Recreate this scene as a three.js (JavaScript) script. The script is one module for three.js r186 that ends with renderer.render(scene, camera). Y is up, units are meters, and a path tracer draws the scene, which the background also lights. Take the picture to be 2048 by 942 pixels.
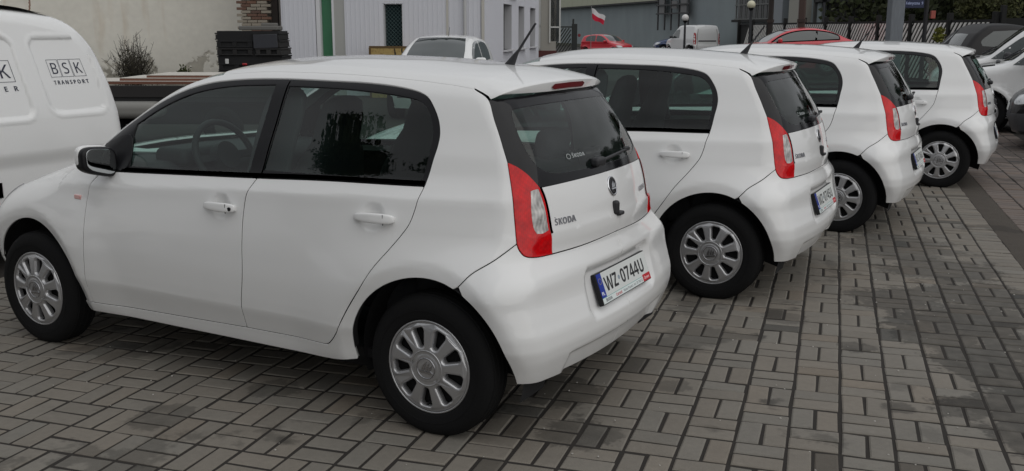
import * as THREE from 'three';
import { mergeGeometries, mergeVertices } from 'three/addons/utils/BufferGeometryUtils.js';
import { RoundedBoxGeometry } from 'three/addons/geometries/RoundedBoxGeometry.js';
import { ImprovedNoise } from 'three/addons/math/ImprovedNoise.js';
import { FontLoader } from 'three/addons/loaders/FontLoader.js';
import { TextGeometry } from 'three/addons/geometries/TextGeometry.js';

// ------------------------------------------------------------------ camera, sky, sun, exposure
const scene = new THREE.Scene();
const camera = new THREE.PerspectiveCamera(27.03, 1024 / 471, 0.05, 600);
camera.position.set(2.0973, 1.5995, 3.8431);
camera.rotation.set(-0.2082, 0.5117, 0.0017, 'YXZ');
scene.add(camera);

let seed = 7;
const rnd = () => { seed = (seed * 1664525 + 1013904223) >>> 0; return seed / 4294967296; };
const rr = (a, b) => a + (b - a) * rnd();
const noise = new ImprovedNoise();
const fbm = (x, y, z = 0, o = 4) => { let s = 0, a = 0.5, f = 1; for (let i = 0; i < o; i++) { s += a * noise.noise(x * f, y * f, z * f + i * 7.3); a *= 0.5; f *= 2.03; } return s; };
const clamp = (x, a, b) => Math.min(b, Math.max(a, x));
const sst = (a, b, x) => { const t = clamp((x - a) / (b - a), 0, 1); return t * t * (3 - 2 * t); };
const lerp = (a, b, t) => a + (b - a) * t;

{ // overcast sky
  const W = 512, H = 256, d = new Float32Array(W * H * 4);
  for (let j = 0; j < H; j++) for (let i = 0; i < W; i++) {
    const el = ((j + 0.5) / H - 0.5) * Math.PI, az = (i + 0.5) / W * Math.PI * 2;
    const x = Math.cos(el) * Math.cos(az), y = Math.sin(el), z = Math.cos(el) * Math.sin(az);
    let L;
    if (y > 0) {
      const k = 1.6 / (y + 0.35);
      const c = fbm(x * k + 3.1, z * k - 1.7, 0.5, 5);
      L = (1 + 0.8 * y) / 1.8 * (1 + 0.8 * c);
    } else L = 0.28;
    L *= 0.86;
    const o = (j * W + i) * 4;
    d[o] = L * 0.975; d[o + 1] = L * 1.0; d[o + 2] = L * 1.035; d[o + 3] = 1;
  }
  const t = new THREE.DataTexture(d, W, H, THREE.RGBAFormat, THREE.FloatType);
  t.mapping = THREE.EquirectangularReflectionMapping; t.magFilter = THREE.LinearFilter; t.minFilter = THREE.LinearFilter;
  t.wrapS = THREE.RepeatWrapping; t.needsUpdate = true;
  scene.background = t; scene.environment = t;
}
const sun = new THREE.DirectionalLight(0xfffcf6, 1.15);
sun.position.set(24, 19, 7); sun.target.position.set(0, 0, -2); sun.castShadow = true;
sun.shadow.radius = 150; sun.shadow.mapSize.set(2048, 2048);
Object.assign(sun.shadow.camera, { left: -40, right: 40, top: 40, bottom: -40, near: 1, far: 120 });
scene.add(sun, sun.target);
const renderer = new THREE.WebGLRenderer({ antialias: true });
renderer.setSize(1024, 471);
renderer.toneMapping = THREE.LinearToneMapping;
renderer.toneMappingExposure = 0.76;
renderer.shadowMap.enabled = true;

// ------------------------------------------------------------------ naming and small builders
const used = {};
function numbered(n) { const k = used[n] || 0; used[n] = k + 1; return k ? n + '_' + String(k).padStart(3, '0') : n; }
function tag(o, label, category, group) { o.userData.label = label; o.userData.category = category; if (group) o.userData.group = group; return o; }
function group(name, label, category, grp) { const o = new THREE.Group(); o.name = numbered(name); tag(o, label, category, grp); scene.add(o); return o; }
function mesh(name, geo, mat, parent) {
  const m = new THREE.Mesh(Array.isArray(geo) ? merge(geo) : geo, mat);
  m.name = parent === scene ? numbered(name) : name; m.castShadow = m.receiveShadow = true; parent.add(m); return m;
}
function structure(name, geo, mat) { const m = mesh(name, geo, mat, scene); m.userData.kind = 'structure'; return m; }
function norm(g) { // same attributes on all
  const o = g.index ? g.toNonIndexed() : g.clone();
  if (!o.attributes.normal) o.computeVertexNormals();
  if (!o.attributes.uv) o.setAttribute('uv', new THREE.Float32BufferAttribute(new Float32Array(o.attributes.position.count * 2), 2));
  for (const k of Object.keys(o.attributes)) if (!['position', 'normal', 'uv'].includes(k)) o.deleteAttribute(k);
  return o;
}
function merge(list) { return mergeGeometries(list.map(norm)); }
const box = (w, h, d, x = 0, y = 0, z = 0) => new THREE.BoxGeometry(w, h, d).translate(x, y, z);
const rbox = (w, h, d, x = 0, y = 0, z = 0, r = 0.01) => new RoundedBoxGeometry(w, h, d, 2, Math.min(r, w / 2.01, h / 2.01, d / 2.01)).translate(x, y, z);
function rod(a, b, r0, r1 = r0, n = 8) {
  const A = new THREE.Vector3(...a), B = new THREE.Vector3(...b), L = A.distanceTo(B);
  const g = new THREE.CylinderGeometry(r1, r0, L, n); g.translate(0, L / 2, 0);
  g.applyQuaternion(new THREE.Quaternion().setFromUnitVectors(new THREE.Vector3(0, 1, 0), B.clone().sub(A).normalize()));
  return g.translate(A.x, A.y, A.z);
}
const C3 = (r, g, b) => new THREE.Color().setRGB(r, g, b);
function std(r, g, b, rough = 0.8, o = {}) { return new THREE.MeshStandardMaterial({ color: C3(r, g, b), roughness: rough, side: THREE.DoubleSide, ...o }); }
function phys(r, g, b, rough, o = {}) { return new THREE.MeshPhysicalMaterial({ color: C3(r, g, b), roughness: rough, side: THREE.DoubleSide, ...o }); }
function dataTex(W, H, f, srgb = true, rep = 1) {
  const d = new Uint8Array(W * H * 4);
  for (let j = 0; j < H; j++) for (let i = 0; i < W; i++) { const c = f(i / W, j / H), o = (j * W + i) * 4; d[o] = clamp(c[0], 0, 1) * 255; d[o + 1] = clamp(c[1], 0, 1) * 255; d[o + 2] = clamp(c[2], 0, 1) * 255; d[o + 3] = 255; }
  const t = new THREE.DataTexture(d, W, H); t.magFilter = THREE.LinearFilter; t.minFilter = THREE.LinearMipmapLinearFilter; t.generateMipmaps = true;
  t.wrapS = t.wrapT = THREE.RepeatWrapping; if (srgb) t.colorSpace = THREE.SRGBColorSpace; t.repeat.set(rep, rep); t.needsUpdate = true; return t;
}
function canvasTex(w, h, draw) {
  const c = document.createElement('canvas'); c.width = w; c.height = h; const x = c.getContext('2d'); draw(x, w, h);
  const t = new THREE.CanvasTexture(c); t.colorSpace = THREE.SRGBColorSpace; return t;
}
// monotone cubic through points
function mono(pts) {
  const xs = pts.map(p => p[0]), ys = pts.map(p => p[1]), n = xs.length, h = [], d = [], m = [];
  for (let i = 0; i < n - 1; i++) { h[i] = xs[i + 1] - xs[i]; d[i] = (ys[i + 1] - ys[i]) / h[i]; }
  m[0] = d[0]; m[n - 1] = d[n - 2];
  for (let i = 1; i < n - 1; i++) m[i] = d[i - 1] * d[i] <= 0 ? 0 : 3 * (h[i - 1] + h[i]) / ((2 * h[i] + h[i - 1]) / d[i - 1] + (h[i] + 2 * h[i - 1]) / d[i]);
  return x => {
    if (x <= xs[0]) return ys[0] + m[0] * (x - xs[0]);
    if (x >= xs[n - 1]) return ys[n - 1] + m[n - 1] * (x - xs[n - 1]);
    let i = 0; while (x > xs[i + 1]) i++;
    const t = (x - xs[i]) / h[i], u = 1 - t;
    return (1 + 2 * t) * u * u * ys[i] + t * u * u * h[i] * m[i] + t * t * (3 - 2 * t) * ys[i + 1] + t * t * (t - 1) * h[i] * m[i + 1];
  };
}
// ------------------------------------------------------------------ vehicle bodies
// A body is the rounded meeting of four surfaces: side z = w(x, y), tail x = r(z, y), nose x = -n(z, y), top y = t(x, z).
// x runs to the rear, y up, z to the left of the vehicle; panels are outlines laid on that body.
const rmax = (a, b, r) => Math.min(-r, Math.max(a, b)) + 0 + Math.hypot(Math.max(a + r, 0), Math.max(b + r, 0));
class Body {
  constructor(s) { Object.assign(this, { xr: -0.05, xf: -2.45, zp: 0.26, R: 0.45, rs: () => 0.1, rt: () => 0.07, ybase: 0.7 }, s); this.sc = this.xr + this.R * Math.PI / 2 + this.zp; }
  F(x, y, z) {
    const az = Math.abs(z), r1 = this.rs(x, y);
    let a = az - this.w(x, y);
    a = rmax(a, x - this.r(az, y), r1);
    a = rmax(a, (-x - this.n(az, y)), this.rn ? this.rn(y) : 0.2);
    const e = 0.004, t0 = this.t(x, az), sl = (this.t(x + e, az) - t0) / e;
    return rmax(a, (y - t0) / Math.sqrt(1 + sl * sl), this.rt(x));
  }
  N(x, y, z) {
    const e = 0.0025, g = new THREE.Vector3(this.F(x + e, y, z) - this.F(x - e, y, z), this.F(x, y + e, z) - this.F(x, y - e, z), this.F(x, y, z + e) - this.F(x, y, z - e));
    return g.normalize();
  }
  solve(o, d, lo = 0, hi = 2.2) {
    for (let i = 0; i < 34; i++) { const m = (lo + hi) / 2; if (this.F(o[0] + d[0] * m, o[1] + d[1] * m, o[2] + d[2] * m) < 0) lo = m; else hi = m; }
    return [o[0] + d[0] * lo, o[1] + d[1] * lo, o[2] + d[2] * lo];
  }
  // band domain: (s, y) round the plan of the vehicle
  band(s, y) {
    const { xr, xf, zp, R } = this, q = R * Math.PI / 2;
    if (s > xr + q) return this.solve([xr, y, zp - (s - xr - q)], [1, 0, 0]);
    if (s > xr) { const f = (s - xr) / R; return this.solve([xr, y, zp], [Math.sin(f), 0, Math.cos(f)]); }
    if (s >= xf) return this.solve([s, y, 0], [0, 0, 1]);
    if (s > xf - q) { const f = (xf - s) / R; return this.solve([xf, y, zp], [-Math.sin(f), 0, Math.cos(f)]); }
    return this.solve([xf, y, zp - (xf - q - s)], [-1, 0, 0]);
  }
  toBand([x, y, z]) {
    const { xr, xf, zp, R } = this, q = R * Math.PI / 2;
    if (z === undefined && (x > xr || x < xf)) { // on the rounded corner: find where the surface has this x
      const f = x > xr; let lo = 0, hi = q * .98;
      for (let i = 0; i < 24; i++) { const m = (lo + hi) / 2, p = this.band(f ? xr + m : xf - m, y)[0]; if (f ? p < x : p > x) lo = m; else hi = m; }
      return [f ? xr + lo : xf - lo, y];
    }
    if (x > xr) return z > zp ? [xr + R * Math.atan2(x - xr, z - zp), y] : [xr + q + zp - z, y];
    if (x < xf) return z > zp ? [xf - R * Math.atan2(xf - x, z - zp), y] : [xf - q - (zp - z), y];
    return [x, y];
  }
  top(x, z) { return this.solve([x, this.ybase, z], [0, 1, 0]); }
}
// outline: list of runs, each run a list of points; smooth inside a run, corner between runs
function crv(run, n = 8) {
  if (run.length < 3) return run.map(p => p.slice());
  const c = new THREE.CatmullRomCurve3(run.map(p => new THREE.Vector3(p[0], p[1], p[2] ?? 0)), false, 'centripetal');
  return c.getPoints((run.length - 1) * n).map(v => run[0].length > 2 ? [v.x, v.y, v.z] : [v.x, v.y]);
}
function outline(...runs) {
  const o = [];
  for (const r of runs) for (const p of crv(r)) { const l = o[o.length - 1]; if (!l || Math.hypot(l[0] - p[0], l[1] - p[1], (l[2] ?? 0) - (p[2] ?? 0)) > 1e-5) o.push(p); }
  const a = o[0], b = o[o.length - 1]; if (Math.hypot(a[0] - b[0], a[1] - b[1], (a[2] ?? 0) - (b[2] ?? 0)) < 1e-5) o.pop();
  return o;
}
const area2 = p => { let s = 0; for (let i = 0; i < p.length; i++) { const a = p[i], b = p[(i + 1) % p.length]; s += a[0] * b[1] - b[0] * a[1]; } return s / 2; };
function dense(p, h) { const o = []; for (let i = 0; i < p.length; i++) { const a = p[i], b = p[(i + 1) % p.length], n = Math.max(1, Math.ceil(Math.hypot(b[0] - a[0], b[1] - a[1]) / h)); for (let k = 0; k < n; k++) o.push([lerp(a[0], b[0], k / n), lerp(a[1], b[1], k / n)]); } return o; }
function shrink(p, g) { // move an outline inwards
  const s = area2(p) > 0 ? 1 : -1, n = p.length;
  return p.map((q, i) => {
    const a = p[(i + n - 1) % n], b = p[(i + 1) % n];
    let e1 = [q[0] - a[0], q[1] - a[1]], e2 = [b[0] - q[0], b[1] - q[1]]; const l1 = Math.hypot(...e1) || 1, l2 = Math.hypot(...e2) || 1;
    const n1 = [-e1[1] / l1 * s, e1[0] / l1 * s], n2 = [-e2[1] / l2 * s, e2[0] / l2 * s];
    let m = [n1[0] + n2[0], n1[1] + n2[1]]; const k = g / Math.max(0.4, (1 + n1[0] * n2[0] + n1[1] * n2[1]));
    return [q[0] + m[0] * k, q[1] + m[1] * k];
  });
}
function clipHalf(p, ax, v, sgn) {
  const o = []; for (let i = 0; i < p.length; i++) {
    const a = p[i], b = p[(i + 1) % p.length], da = (a[ax] - v) * sgn, db = (b[ax] - v) * sgn;
    if (da >= 0) o.push(a);
    if ((da > 0 && db < 0) || (da < 0 && db > 0)) { const t = da / (da - db); const q = [lerp(a[0], b[0], t), lerp(a[1], b[1], t)]; q[ax] = v; o.push(q); }
  } return o;
}
function keyhole(out, hole) {
  if (area2(out) < 0) out = out.slice().reverse();
  if (area2(hole) > 0) hole = hole.slice().reverse();
  let best = [1e9]; out.forEach((a, i) => hole.forEach((b, j) => { const d = Math.hypot(a[0] - b[0], a[1] - b[1]); if (d < best[0]) best = [d, i, j]; }));
  const [, i, j] = best; return [...out.slice(0, i + 1), ...hole.slice(j), ...hole.slice(0, j + 1), ...out.slice(i)];
}
// panel(body, outline in the domain, {fn: domain -> point, cell, off, gap, lip, holes, loops})
function panel(B, poly, { fn, cell = 0.025, off = 0, gap = 0, lip = 0.012, holes = [], mirror = 0, half = 0, skipLip = null } = {}) {
  if (gap) poly = shrink(poly, gap);
  if (area2(poly) < 0) poly = poly.slice().reverse();
  let loops = [poly, ...holes];
  const pos = [], nor = [], uv = [], idx = [], map = new Map();
  const put = (x, y) => {
    const k = Math.round(x * 2e5) + ',' + Math.round(y * 2e5); let v = map.get(k); if (v !== undefined) return v;
    const p = fn(x, y), n = B.N(...p); v = pos.length / 3; pos.push(p[0] + n.x * off, p[1] + n.y * off, p[2] + n.z * off); nor.push(n.x, n.y, n.z); uv.push(x, y); map.set(k, v); return v;
  };
  const v = (i, a, b, c) => {
    const e = k => new THREE.Vector3(pos[k * 3], pos[k * 3 + 1], pos[k * 3 + 2]);
    const A = e(a), f = e(b).sub(A).cross(e(c).sub(A)); const L = f.length(); if (L < 1e-11) return;
    const d = f.x * (nor[a * 3] + nor[b * 3] + nor[c * 3]) + f.y * (nor[a * 3 + 1] + nor[b * 3 + 1] + nor[c * 3 + 1]) + f.z * (nor[a * 3 + 2] + nor[b * 3 + 2] + nor[c * 3 + 2]);
    if (d >= 0) idx.push(a, b, c); else idx.push(a, c, b);
  };
  const VV = q => q.map(p => new THREE.Vector2(p[0], p[1]));
  if (area2(poly) < 0) poly = poly.slice().reverse();
  const allP = [...poly]; const hs = holes.map(h => area2(h) > 0 ? h.slice().reverse() : h); for (const h of hs) allP.push(...h);
  const tris = THREE.ShapeUtils.triangulateShape(VV(poly), hs.map(VV));
  for (const t of tris) {
    const T = t.map(k => allP[k]); if (Math.abs(area2(T)) < 1e-10) continue;
    const ax = Math.min(T[0][0], T[1][0], T[2][0]), bx = Math.max(T[0][0], T[1][0], T[2][0]), ay = Math.min(T[0][1], T[1][1], T[2][1]), by = Math.max(T[0][1], T[1][1], T[2][1]);
    for (let i = Math.floor(ax / cell); i * cell < bx; i++) {
      const col = clipHalf(clipHalf(T, 0, i * cell, 1), 0, (i + 1) * cell, -1); if (col.length < 3) continue;
      const cy = Math.min(...col.map(p => p[1])), dy = Math.max(...col.map(p => p[1]));
      for (let j = Math.floor(cy / cell); j * cell < dy; j++) {
        const c = clipHalf(clipHalf(col, 1, j * cell, 1), 1, (j + 1) * cell, -1); if (c.length < 3) continue;
        if (Math.abs(area2(c)) < 1e-9) continue;
        const id = c.map(p => put(p[0], p[1]));
        for (let k = 1; k < id.length - 1; k++) v(0, id[0], id[k], id[k + 1]);
      }
    }
  }
  if (lip) for (const L of loops) {
    const D = dense(L, cell); const st = pos.length / 3;
    const rows = [[0, 0], [0.0012, -0.0015], [0.0022, -lip]];
    const s = area2(L) > 0 ? 1 : -1;
    D.forEach((q, i) => {
      const p = fn(q[0], q[1]), n = B.N(...p), a = D[(i + D.length - 1) % D.length], b = D[(i + 1) % D.length];
      const pa = fn(a[0], a[1]), pb = fn(b[0], b[1]);
      const tan = new THREE.Vector3(pb[0] - pa[0], pb[1] - pa[1], pb[2] - pa[2]).normalize(); const outw = tan.clone().cross(n).normalize();
      // outward in the surface: check against the domain by a small step
      if (L !== poly) outw.multiplyScalar(1);
      const e = 1e-3, t = [b[0] - a[0], b[1] - a[1]], tl = Math.hypot(...t) || 1; const dn = [t[1] / tl * s, -t[0] / tl * s]; const p2 = fn(q[0] + dn[0] * e, q[1] + dn[1] * e);
      if ((p2[0] - p[0]) * outw.x + (p2[1] - p[1]) * outw.y + (p2[2] - p[2]) * outw.z < 0) outw.negate();
      if (L !== poly) outw.negate();
      rows.forEach(([o2, dd], k) => {
        pos.push(p[0] + n.x * (off + dd) + outw.x * o2, p[1] + n.y * (off + dd) + outw.y * o2, p[2] + n.z * (off + dd) + outw.z * o2);
        const m = k === 0 ? n.clone() : k === 1 ? n.clone().add(outw).normalize() : outw; nor.push(m.x, m.y, m.z); uv.push(q[0], q[1]);
      });
    });
    const n = D.length;
    for (let i = 0; i < n; i++) {
      if (half && fn(...D[i])[2] < 1e-4 && fn(...D[(i + 1) % n])[2] < 1e-4) continue;
      for (let k = 0; k < 2; k++) { const a = st + i * 3 + k, b = st + ((i + 1) % n) * 3 + k; v(0, a, b, b + 1); v(0, a, b + 1, a + 1); }
    }
  }
  const g = new THREE.BufferGeometry();
  g.setAttribute('position', new THREE.Float32BufferAttribute(pos, 3)); g.setAttribute('normal', new THREE.Float32BufferAttribute(nor, 3)); g.setAttribute('uv', new THREE.Float32BufferAttribute(uv, 2)); g.setIndex(idx);
  return g;
}
function mirrorZ(g) {
  const m = g.clone(), p = m.attributes.position, n = m.attributes.normal;
  for (let i = 0; i < p.count; i++) { p.setZ(i, -p.getZ(i)); if (n) n.setZ(i, -n.getZ(i)); }
  if (m.index) { const a = Array.from(m.index.array); for (let i = 0; i < a.length; i += 3) { const t = a[i + 1]; a[i + 1] = a[i + 2]; a[i + 2] = t; } m.setIndex(a); }
  else { for (const k of Object.keys(m.attributes)) { const at = m.attributes[k], s = at.itemSize; for (let i = 0; i + 2 < at.count; i += 3) for (let c = 0; c < s; c++) { const A = at.array, x = A[(i + 1) * s + c]; A[(i + 1) * s + c] = A[(i + 2) * s + c]; A[(i + 2) * s + c] = x; } } }
  return m;
}
// ------------------------------------------------------------------ materials of vehicles
const M = {};
const facets = dataTex(64, 64, (u, v) => { const g = 0.5 + 0.5 * Math.sin(u * 19 + 4 * fbm(u * 3, v * 3)) * Math.sin(v * 12); return [g, g, g]; }, false, 8);
const lensTex = dataTex(128, 128, (u, v) => { const x = u * .5, y = v * .5; const a = fbm(x * 40, y * 26, 6, 3), st = .5 + .5 * Math.sin(x * 420 + 3 * Math.sin(y * 60)); const k = clamp(.70 + .45 * a + .14 * st - .08, .2, .95); return [k, k * .985, k * .97]; }, true, 2);
const lampTex = dataTex(256, 256, (u, v) => { const x = u * .5, y = v * .5; const rib = .5 + .5 * Math.sin(x * 900), cell = .5 + .5 * Math.sin(y * 260) * Math.sin(x * 300 + 2 * Math.sin(y * 40)); const blotch = fbm(x * 26, y * 26, 2, 3); const k = clamp(.60 + .10 * rib + .12 * cell + .35 * blotch, .25, 1); return [.93 * Math.pow(k, .45), .02, .06]; }, true, 2);
M.white = phys(0.80, 0.80, 0.797, 0.5, { clearcoat: 1, clearcoatRoughness: 0.06, specularIntensity: 0.4 });
M.black = std(0.022, 0.022, 0.025, 0.55);
M.frame = phys(0.012, 0.012, 0.014, 0.42, { specularIntensity: 0.5 });
M.frit = phys(0.010, 0.010, 0.012, 0.08, { specularIntensity: 0.6 });
M.rubber = phys(0.009, 0.009, 0.0095, 0.85, { specularIntensity: 0.35 });
M.dark = std(0.008, 0.008, 0.009, 0.9);
M.glass = phys(0.62, 0.74, 0.70, 0.0, { transmission: 1, thickness: 0, ior: 1.5 });
M.glassRear = phys(0.50, 0.64, 0.595, 0.0, { transmission: 1, thickness: 0, ior: 1.5 });
M.fabric = std(0.028, 0.029, 0.033, 0.95);
M.trim = std(0.035, 0.036, 0.04, 0.7);
M.lining = std(0.26, 0.27, 0.265, 0.9);
M.steel = phys(0.50, 0.50, 0.51, 0.33, { metalness: 0.75 });
M.chrome = phys(0.75, 0.75, 0.77, 0.09, { metalness: 1 });
M.chromeDull = phys(0.45, 0.45, 0.47, 0.25, { metalness: 1 });
M.red = phys(1, 1, 1, 0.3, { map: lampTex, bumpMap: facets, bumpScale: 0.002, specularIntensity: 0, clearcoat: 0.8, clearcoatRoughness: 0.03 });
M.redDark = phys(0.16, 0.006, 0.01, 0.12, { clearcoat: 1 });
M.clear = phys(1, 1, 1, 0.25, { map: lensTex, clearcoat: 1, clearcoatRoughness: 0.03, bumpMap: facets, bumpScale: 0.003 });
M.mirror = phys(0.5, 0.52, 0.53, 0.03, { metalness: 1 });
M.lampGrey = phys(.24, .24, .25, .12, { clearcoat: 1 });
M.paper = std(0.7, 0.78, 0.76, 0.8);
const font = await new FontLoader().loadAsync('fonts/droid/droid_sans_bold.typeface.json');

// ------------------------------------------------------------------ the small five-door hatchback of the row
const sec = mono([[.15, .70], [.22, .762], [.30, .785], [.355, .803], [.392, .8155], [.404, .8185], [.42, .820], [.46, .8235], [.55, .827], [.64, .822], [.75, .8085], [.865, .788], [.908, .7805], [.919, .777], [.93, .7705], [.955, .755], [1.0, .731], [1.1, .694], [1.2, .652], [1.335, .589], [1.39, .553], [1.45, .49]]);
const creaseAt = mono([[-2.4, -.07], [-1.93, -.055], [-.93, 0], [-.08, .026], [.3, .03]]);
const bowls = [[-1.075, .838, .060], [-.266, .863, .060]];
const hatchTail = mono([[.2, .45], [.235, .47], [.30, .50], [.36, .522], [.40, .529], [.44, .528], [.5, .513], [.58, .493], [.66, .486], [.70, .472], [.735, .461], [.79, .4655], [.812, .4645], [.822, .4565], [.84, .452], [.9, .441], [.94, .431], [1.0, .410], [1.1, .370], [1.2, .310], [1.3, .235], [1.36, .185], [1.40, .15]]);
const hatchTop = mono([[-3.15, .4], [-3.05, .58], [-2.95, .72], [-2.85, .80], [-2.7, .868], [-2.5, .928], [-2.3, .965], [-2.2, 1.0], [-2.0, 1.118], [-1.8, 1.238], [-1.6, 1.352], [-1.45, 1.412], [-1.3, 1.446], [-1.1, 1.466], [-.8, 1.475], [-.5, 1.470], [-.2, 1.453], [0, 1.436], [.2, 1.400], [.4, 1.35]]);
const nose = mono([[.15, 2.9], [.3, 2.99], [.5, 3.02], [.62, 3.01], [.75, 2.96], [.9, 2.8]]);
const softp = (x, k) => x > k ? x : x < -k ? 0 : (x + k) * (x + k) / (4 * k);
const rbd = (z, y) => { const qx = Math.abs(z) - .30, qy = Math.abs(y - .543) - .062; return Math.hypot(Math.max(qx, 0), Math.max(qy, 0)) + Math.min(Math.max(qx, qy), 0) - .03; };
const hatch = new Body({
  w(x, y) {
    const d0 = creaseAt(x) * sst(.62, .85, y) * (1 - sst(.98, 1.2, y));
    let v = sec(y - d0);
    const ra = .02 + .123 * sst(.58, .82, y), fa = .08 + .06 * sst(.6, .9, y);
    v -= ra * Math.max(0, x + .7) ** 2 + fa * Math.max(0, -1.75 - x) ** 2;
    for (const cx of [0, -2.42]) { // flared wheel arches with a chamfered lip
      const d = Math.hypot(x - cx, y - .29);
      if (d < .8) v += (cx ? .022 : .026) * (1 - sst(.42, .72, d)) * sst(.1, .3, y) - .36 * softp(.417 - d, .012);
    }
    for (const [bx, by, br] of bowls) { const d = Math.hypot(x - bx, y - by) / br; if (d < 1) v -= .019 * Math.max(0, 1 - d * d) ** 1.5; }
    return v;
  },
  r(z, y) { const q = rbd(z, y); return hatchTail(y) - .022 * (1 - sst(-.02, .025, q)) - .022 * sst(.345, .325, y) * (1 - sst(.44, .50, Math.abs(z))) - lerp(.14, .25, sst(.62, .78, y)) * z * z; },
  n(z, y) { return nose(y) - .28 * z * z; }, rn: () => .16,
  t(x, z) { const k = z / .55; return hatchTop(x) - lerp(.068, .055, sst(-2.5, -2.1, x)) * k * k; },
  rs(x, y) { return x > -1 ? lerp(.15, .09, sst(.55, .8, y)) : .2; },
  rt(x) { return x < -2.2 ? .075 : .065; },
});
const HB = { fn: (s, y) => hatch.band(s, y) }, HT = { fn: (x, z) => hatch.top(x, z) };
const toB = r => r.map(p => hatch.toBand(p));
const bandOutline = (...runs) => outline(...runs.map(toB));

const L = { // seam lines of the left side: [x, y] or [x, y, z]
  frontSeam: [[-1.917, .916], [-1.954, .868], [-1.968, .794], [-1.966, .727], [-1.962, .613], [-1.965, .487], [-1.975, .379], [-1.983, .275]],
  sillF: [[-1.983, .275], [-1.45, .287], [-.968, .299]],
  sillR: [[-.968, .299], [-.657, .302], [-.53, .303]],
  doorCorner: [[-.53, .303], [-.49, .308], [-.455, .335], [-.42, .374]],
  rearSeam: [[-.42, .374], [-.355, .481], [-.284, .584], [-.227, .671], [-.168, .746], [-.126, .803], [-.1, .845], [-.084, .9], [-.077, .945], [-.068, .993]],
  midSeam: [[-.968, .299], [-.962, .404], [-.938, .56], [-.94, .677], [-.942, .791], [-.936, .881], [-.926, .917], [-.897, .971]],
  beltF: [[-1.90, .93], [-1.773, .934], [-1.297, .954], [-.897, .971]],
  beltR: [[-.897, .971], [-.51, .988], [-.068, .993]],
  dloTop: [[-1.965, 1.045], [-1.851, 1.124], [-1.738, 1.193], [-1.592, 1.272], [-1.453, 1.325], [-1.321, 1.356], [-1.213, 1.369], [-1.078, 1.379], [-.893, 1.384], [-.634, 1.382], [-.436, 1.378], [-.287, 1.366], [-.184, 1.347], [-.142, 1.328], [-.105, 1.29], [-.072, 1.24], [-.055, 1.19], [-.052, 1.15], [-.058, 1.09], [-.063, 1.034], [-.068, .993]],
  rail: [[-2.85, .72], [-2.7, .795], [-2.55, .85], [-2.35, .905], [-2.2, .945], [-2.05, .985]],
  pillar: [[-2.05, .985], [-1.95, 1.072], [-1.851, 1.152], [-1.738, 1.222], [-1.592, 1.301], [-1.453, 1.355], [-1.321, 1.386], [-1.2, 1.399], [-1.05, 1.409], [-.87, 1.412], [-.6, 1.410], [-.4, 1.403], [-.2, 1.391], [-.06, 1.378], [.026, 1.366, .46]],
  glassEdge: [[.026, 1.366, .46], [.106, 1.324, .49], [.160, 1.255, .535], [.205, 1.19, .562], [.235, 1.14, .58], [.261, 1.093, .593]],
  lampOut: [[.261, 1.093, .593], [.285, 1.012, .612], [.308, .915, .636], [.320, .85, .645], [.3255, .795, .65]],
  lampBot: [[.3255, .795, .65], [.342, .768, .652], [.352, .748, .635], [.373, .738, .59], [.394, .735, .499]],
  lampIn: [[.394, .735, .499], [.388, .816, .500], [.372, .91, .500], [.360, .958, .503], [.35, .995, .511]],
  lampTop: [[.35, .995, .511], [.335, 1.022, .527], [.318, 1.05, .547], [.295, 1.075, .572], [.261, 1.093, .593]],
  bumperSeam: [[.156, .639], [.204, .69, .79], [.270, .745, .71], [.3255, .795, .65]],
  hatchBot: [[.394, .735, .499], [.44, .736, .32], [.462, .742, .1], [.465, .744, 0]],
  glassBot: [[.35, .995, .511], [.392, 1.0, .27], [.41, 1.003, 0]],
};
const rev = a => a.slice().reverse();
const arch = (cx, a0, a1, r = .362, n = 26) => { const o = []; for (let i = 0; i <= n; i++) { const a = lerp(a0, a1, i / n); o.push([cx + r * Math.cos(a), .29 + r * Math.sin(a)]); } return o; };
const withZ = a => a;
const rearArch = withZ(arch(0, -.09, Math.PI + .1)), frontArch = withZ(arch(-2.42, -.2, Math.PI + .2));
const rA0 = rearArch[0], rA1 = rearArch[rearArch.length - 1], fA0 = frontArch[0], fA1 = frontArch[frontArch.length - 1];
const lowSeam = rearArch.findIndex(p => Math.atan2(p[1] - .29, p[0]) > 1.15);
const archRear = rearArch.slice(0, lowSeam), archFront = rearArch.slice(lowSeam);

function ribbon(fn, B, pts, hw, off) {
  const pos = [], nor = [], uv = [], idx = [];
  pts.forEach((p, i) => {
    const a = pts[Math.max(0, i - 1)], b = pts[Math.min(pts.length - 1, i + 1)], l = Math.hypot(b[0] - a[0], b[1] - a[1]) || 1, nx = -(b[1] - a[1]) / l, ny = (b[0] - a[0]) / l;
    for (const s of [-1, 1]) { const q = fn(p[0] + nx * hw * s, p[1] + ny * hw * s), n = B.N(...q); pos.push(q[0] + n.x * off, q[1] + n.y * off, q[2] + n.z * off); nor.push(n.x, n.y, n.z); uv.push(p[0], p[1]); }
    if (i) { const k = i * 2; idx.push(k - 2, k - 1, k + 1, k - 2, k + 1, k); }
  });
  const g = new THREE.BufferGeometry();
  g.setAttribute('position', new THREE.Float32BufferAttribute(pos, 3)); g.setAttribute('normal', new THREE.Float32BufferAttribute(nor, 3)); g.setAttribute('uv', new THREE.Float32BufferAttribute(uv, 2)); g.setIndex(idx); return g;
}
function spreadSeam(runs) { return ribbon(HB.fn, hatch, outline(...runs.map(toB)), .014, -.004); }
function both(g) { return [g, mirrorZ(g)]; }

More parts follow.
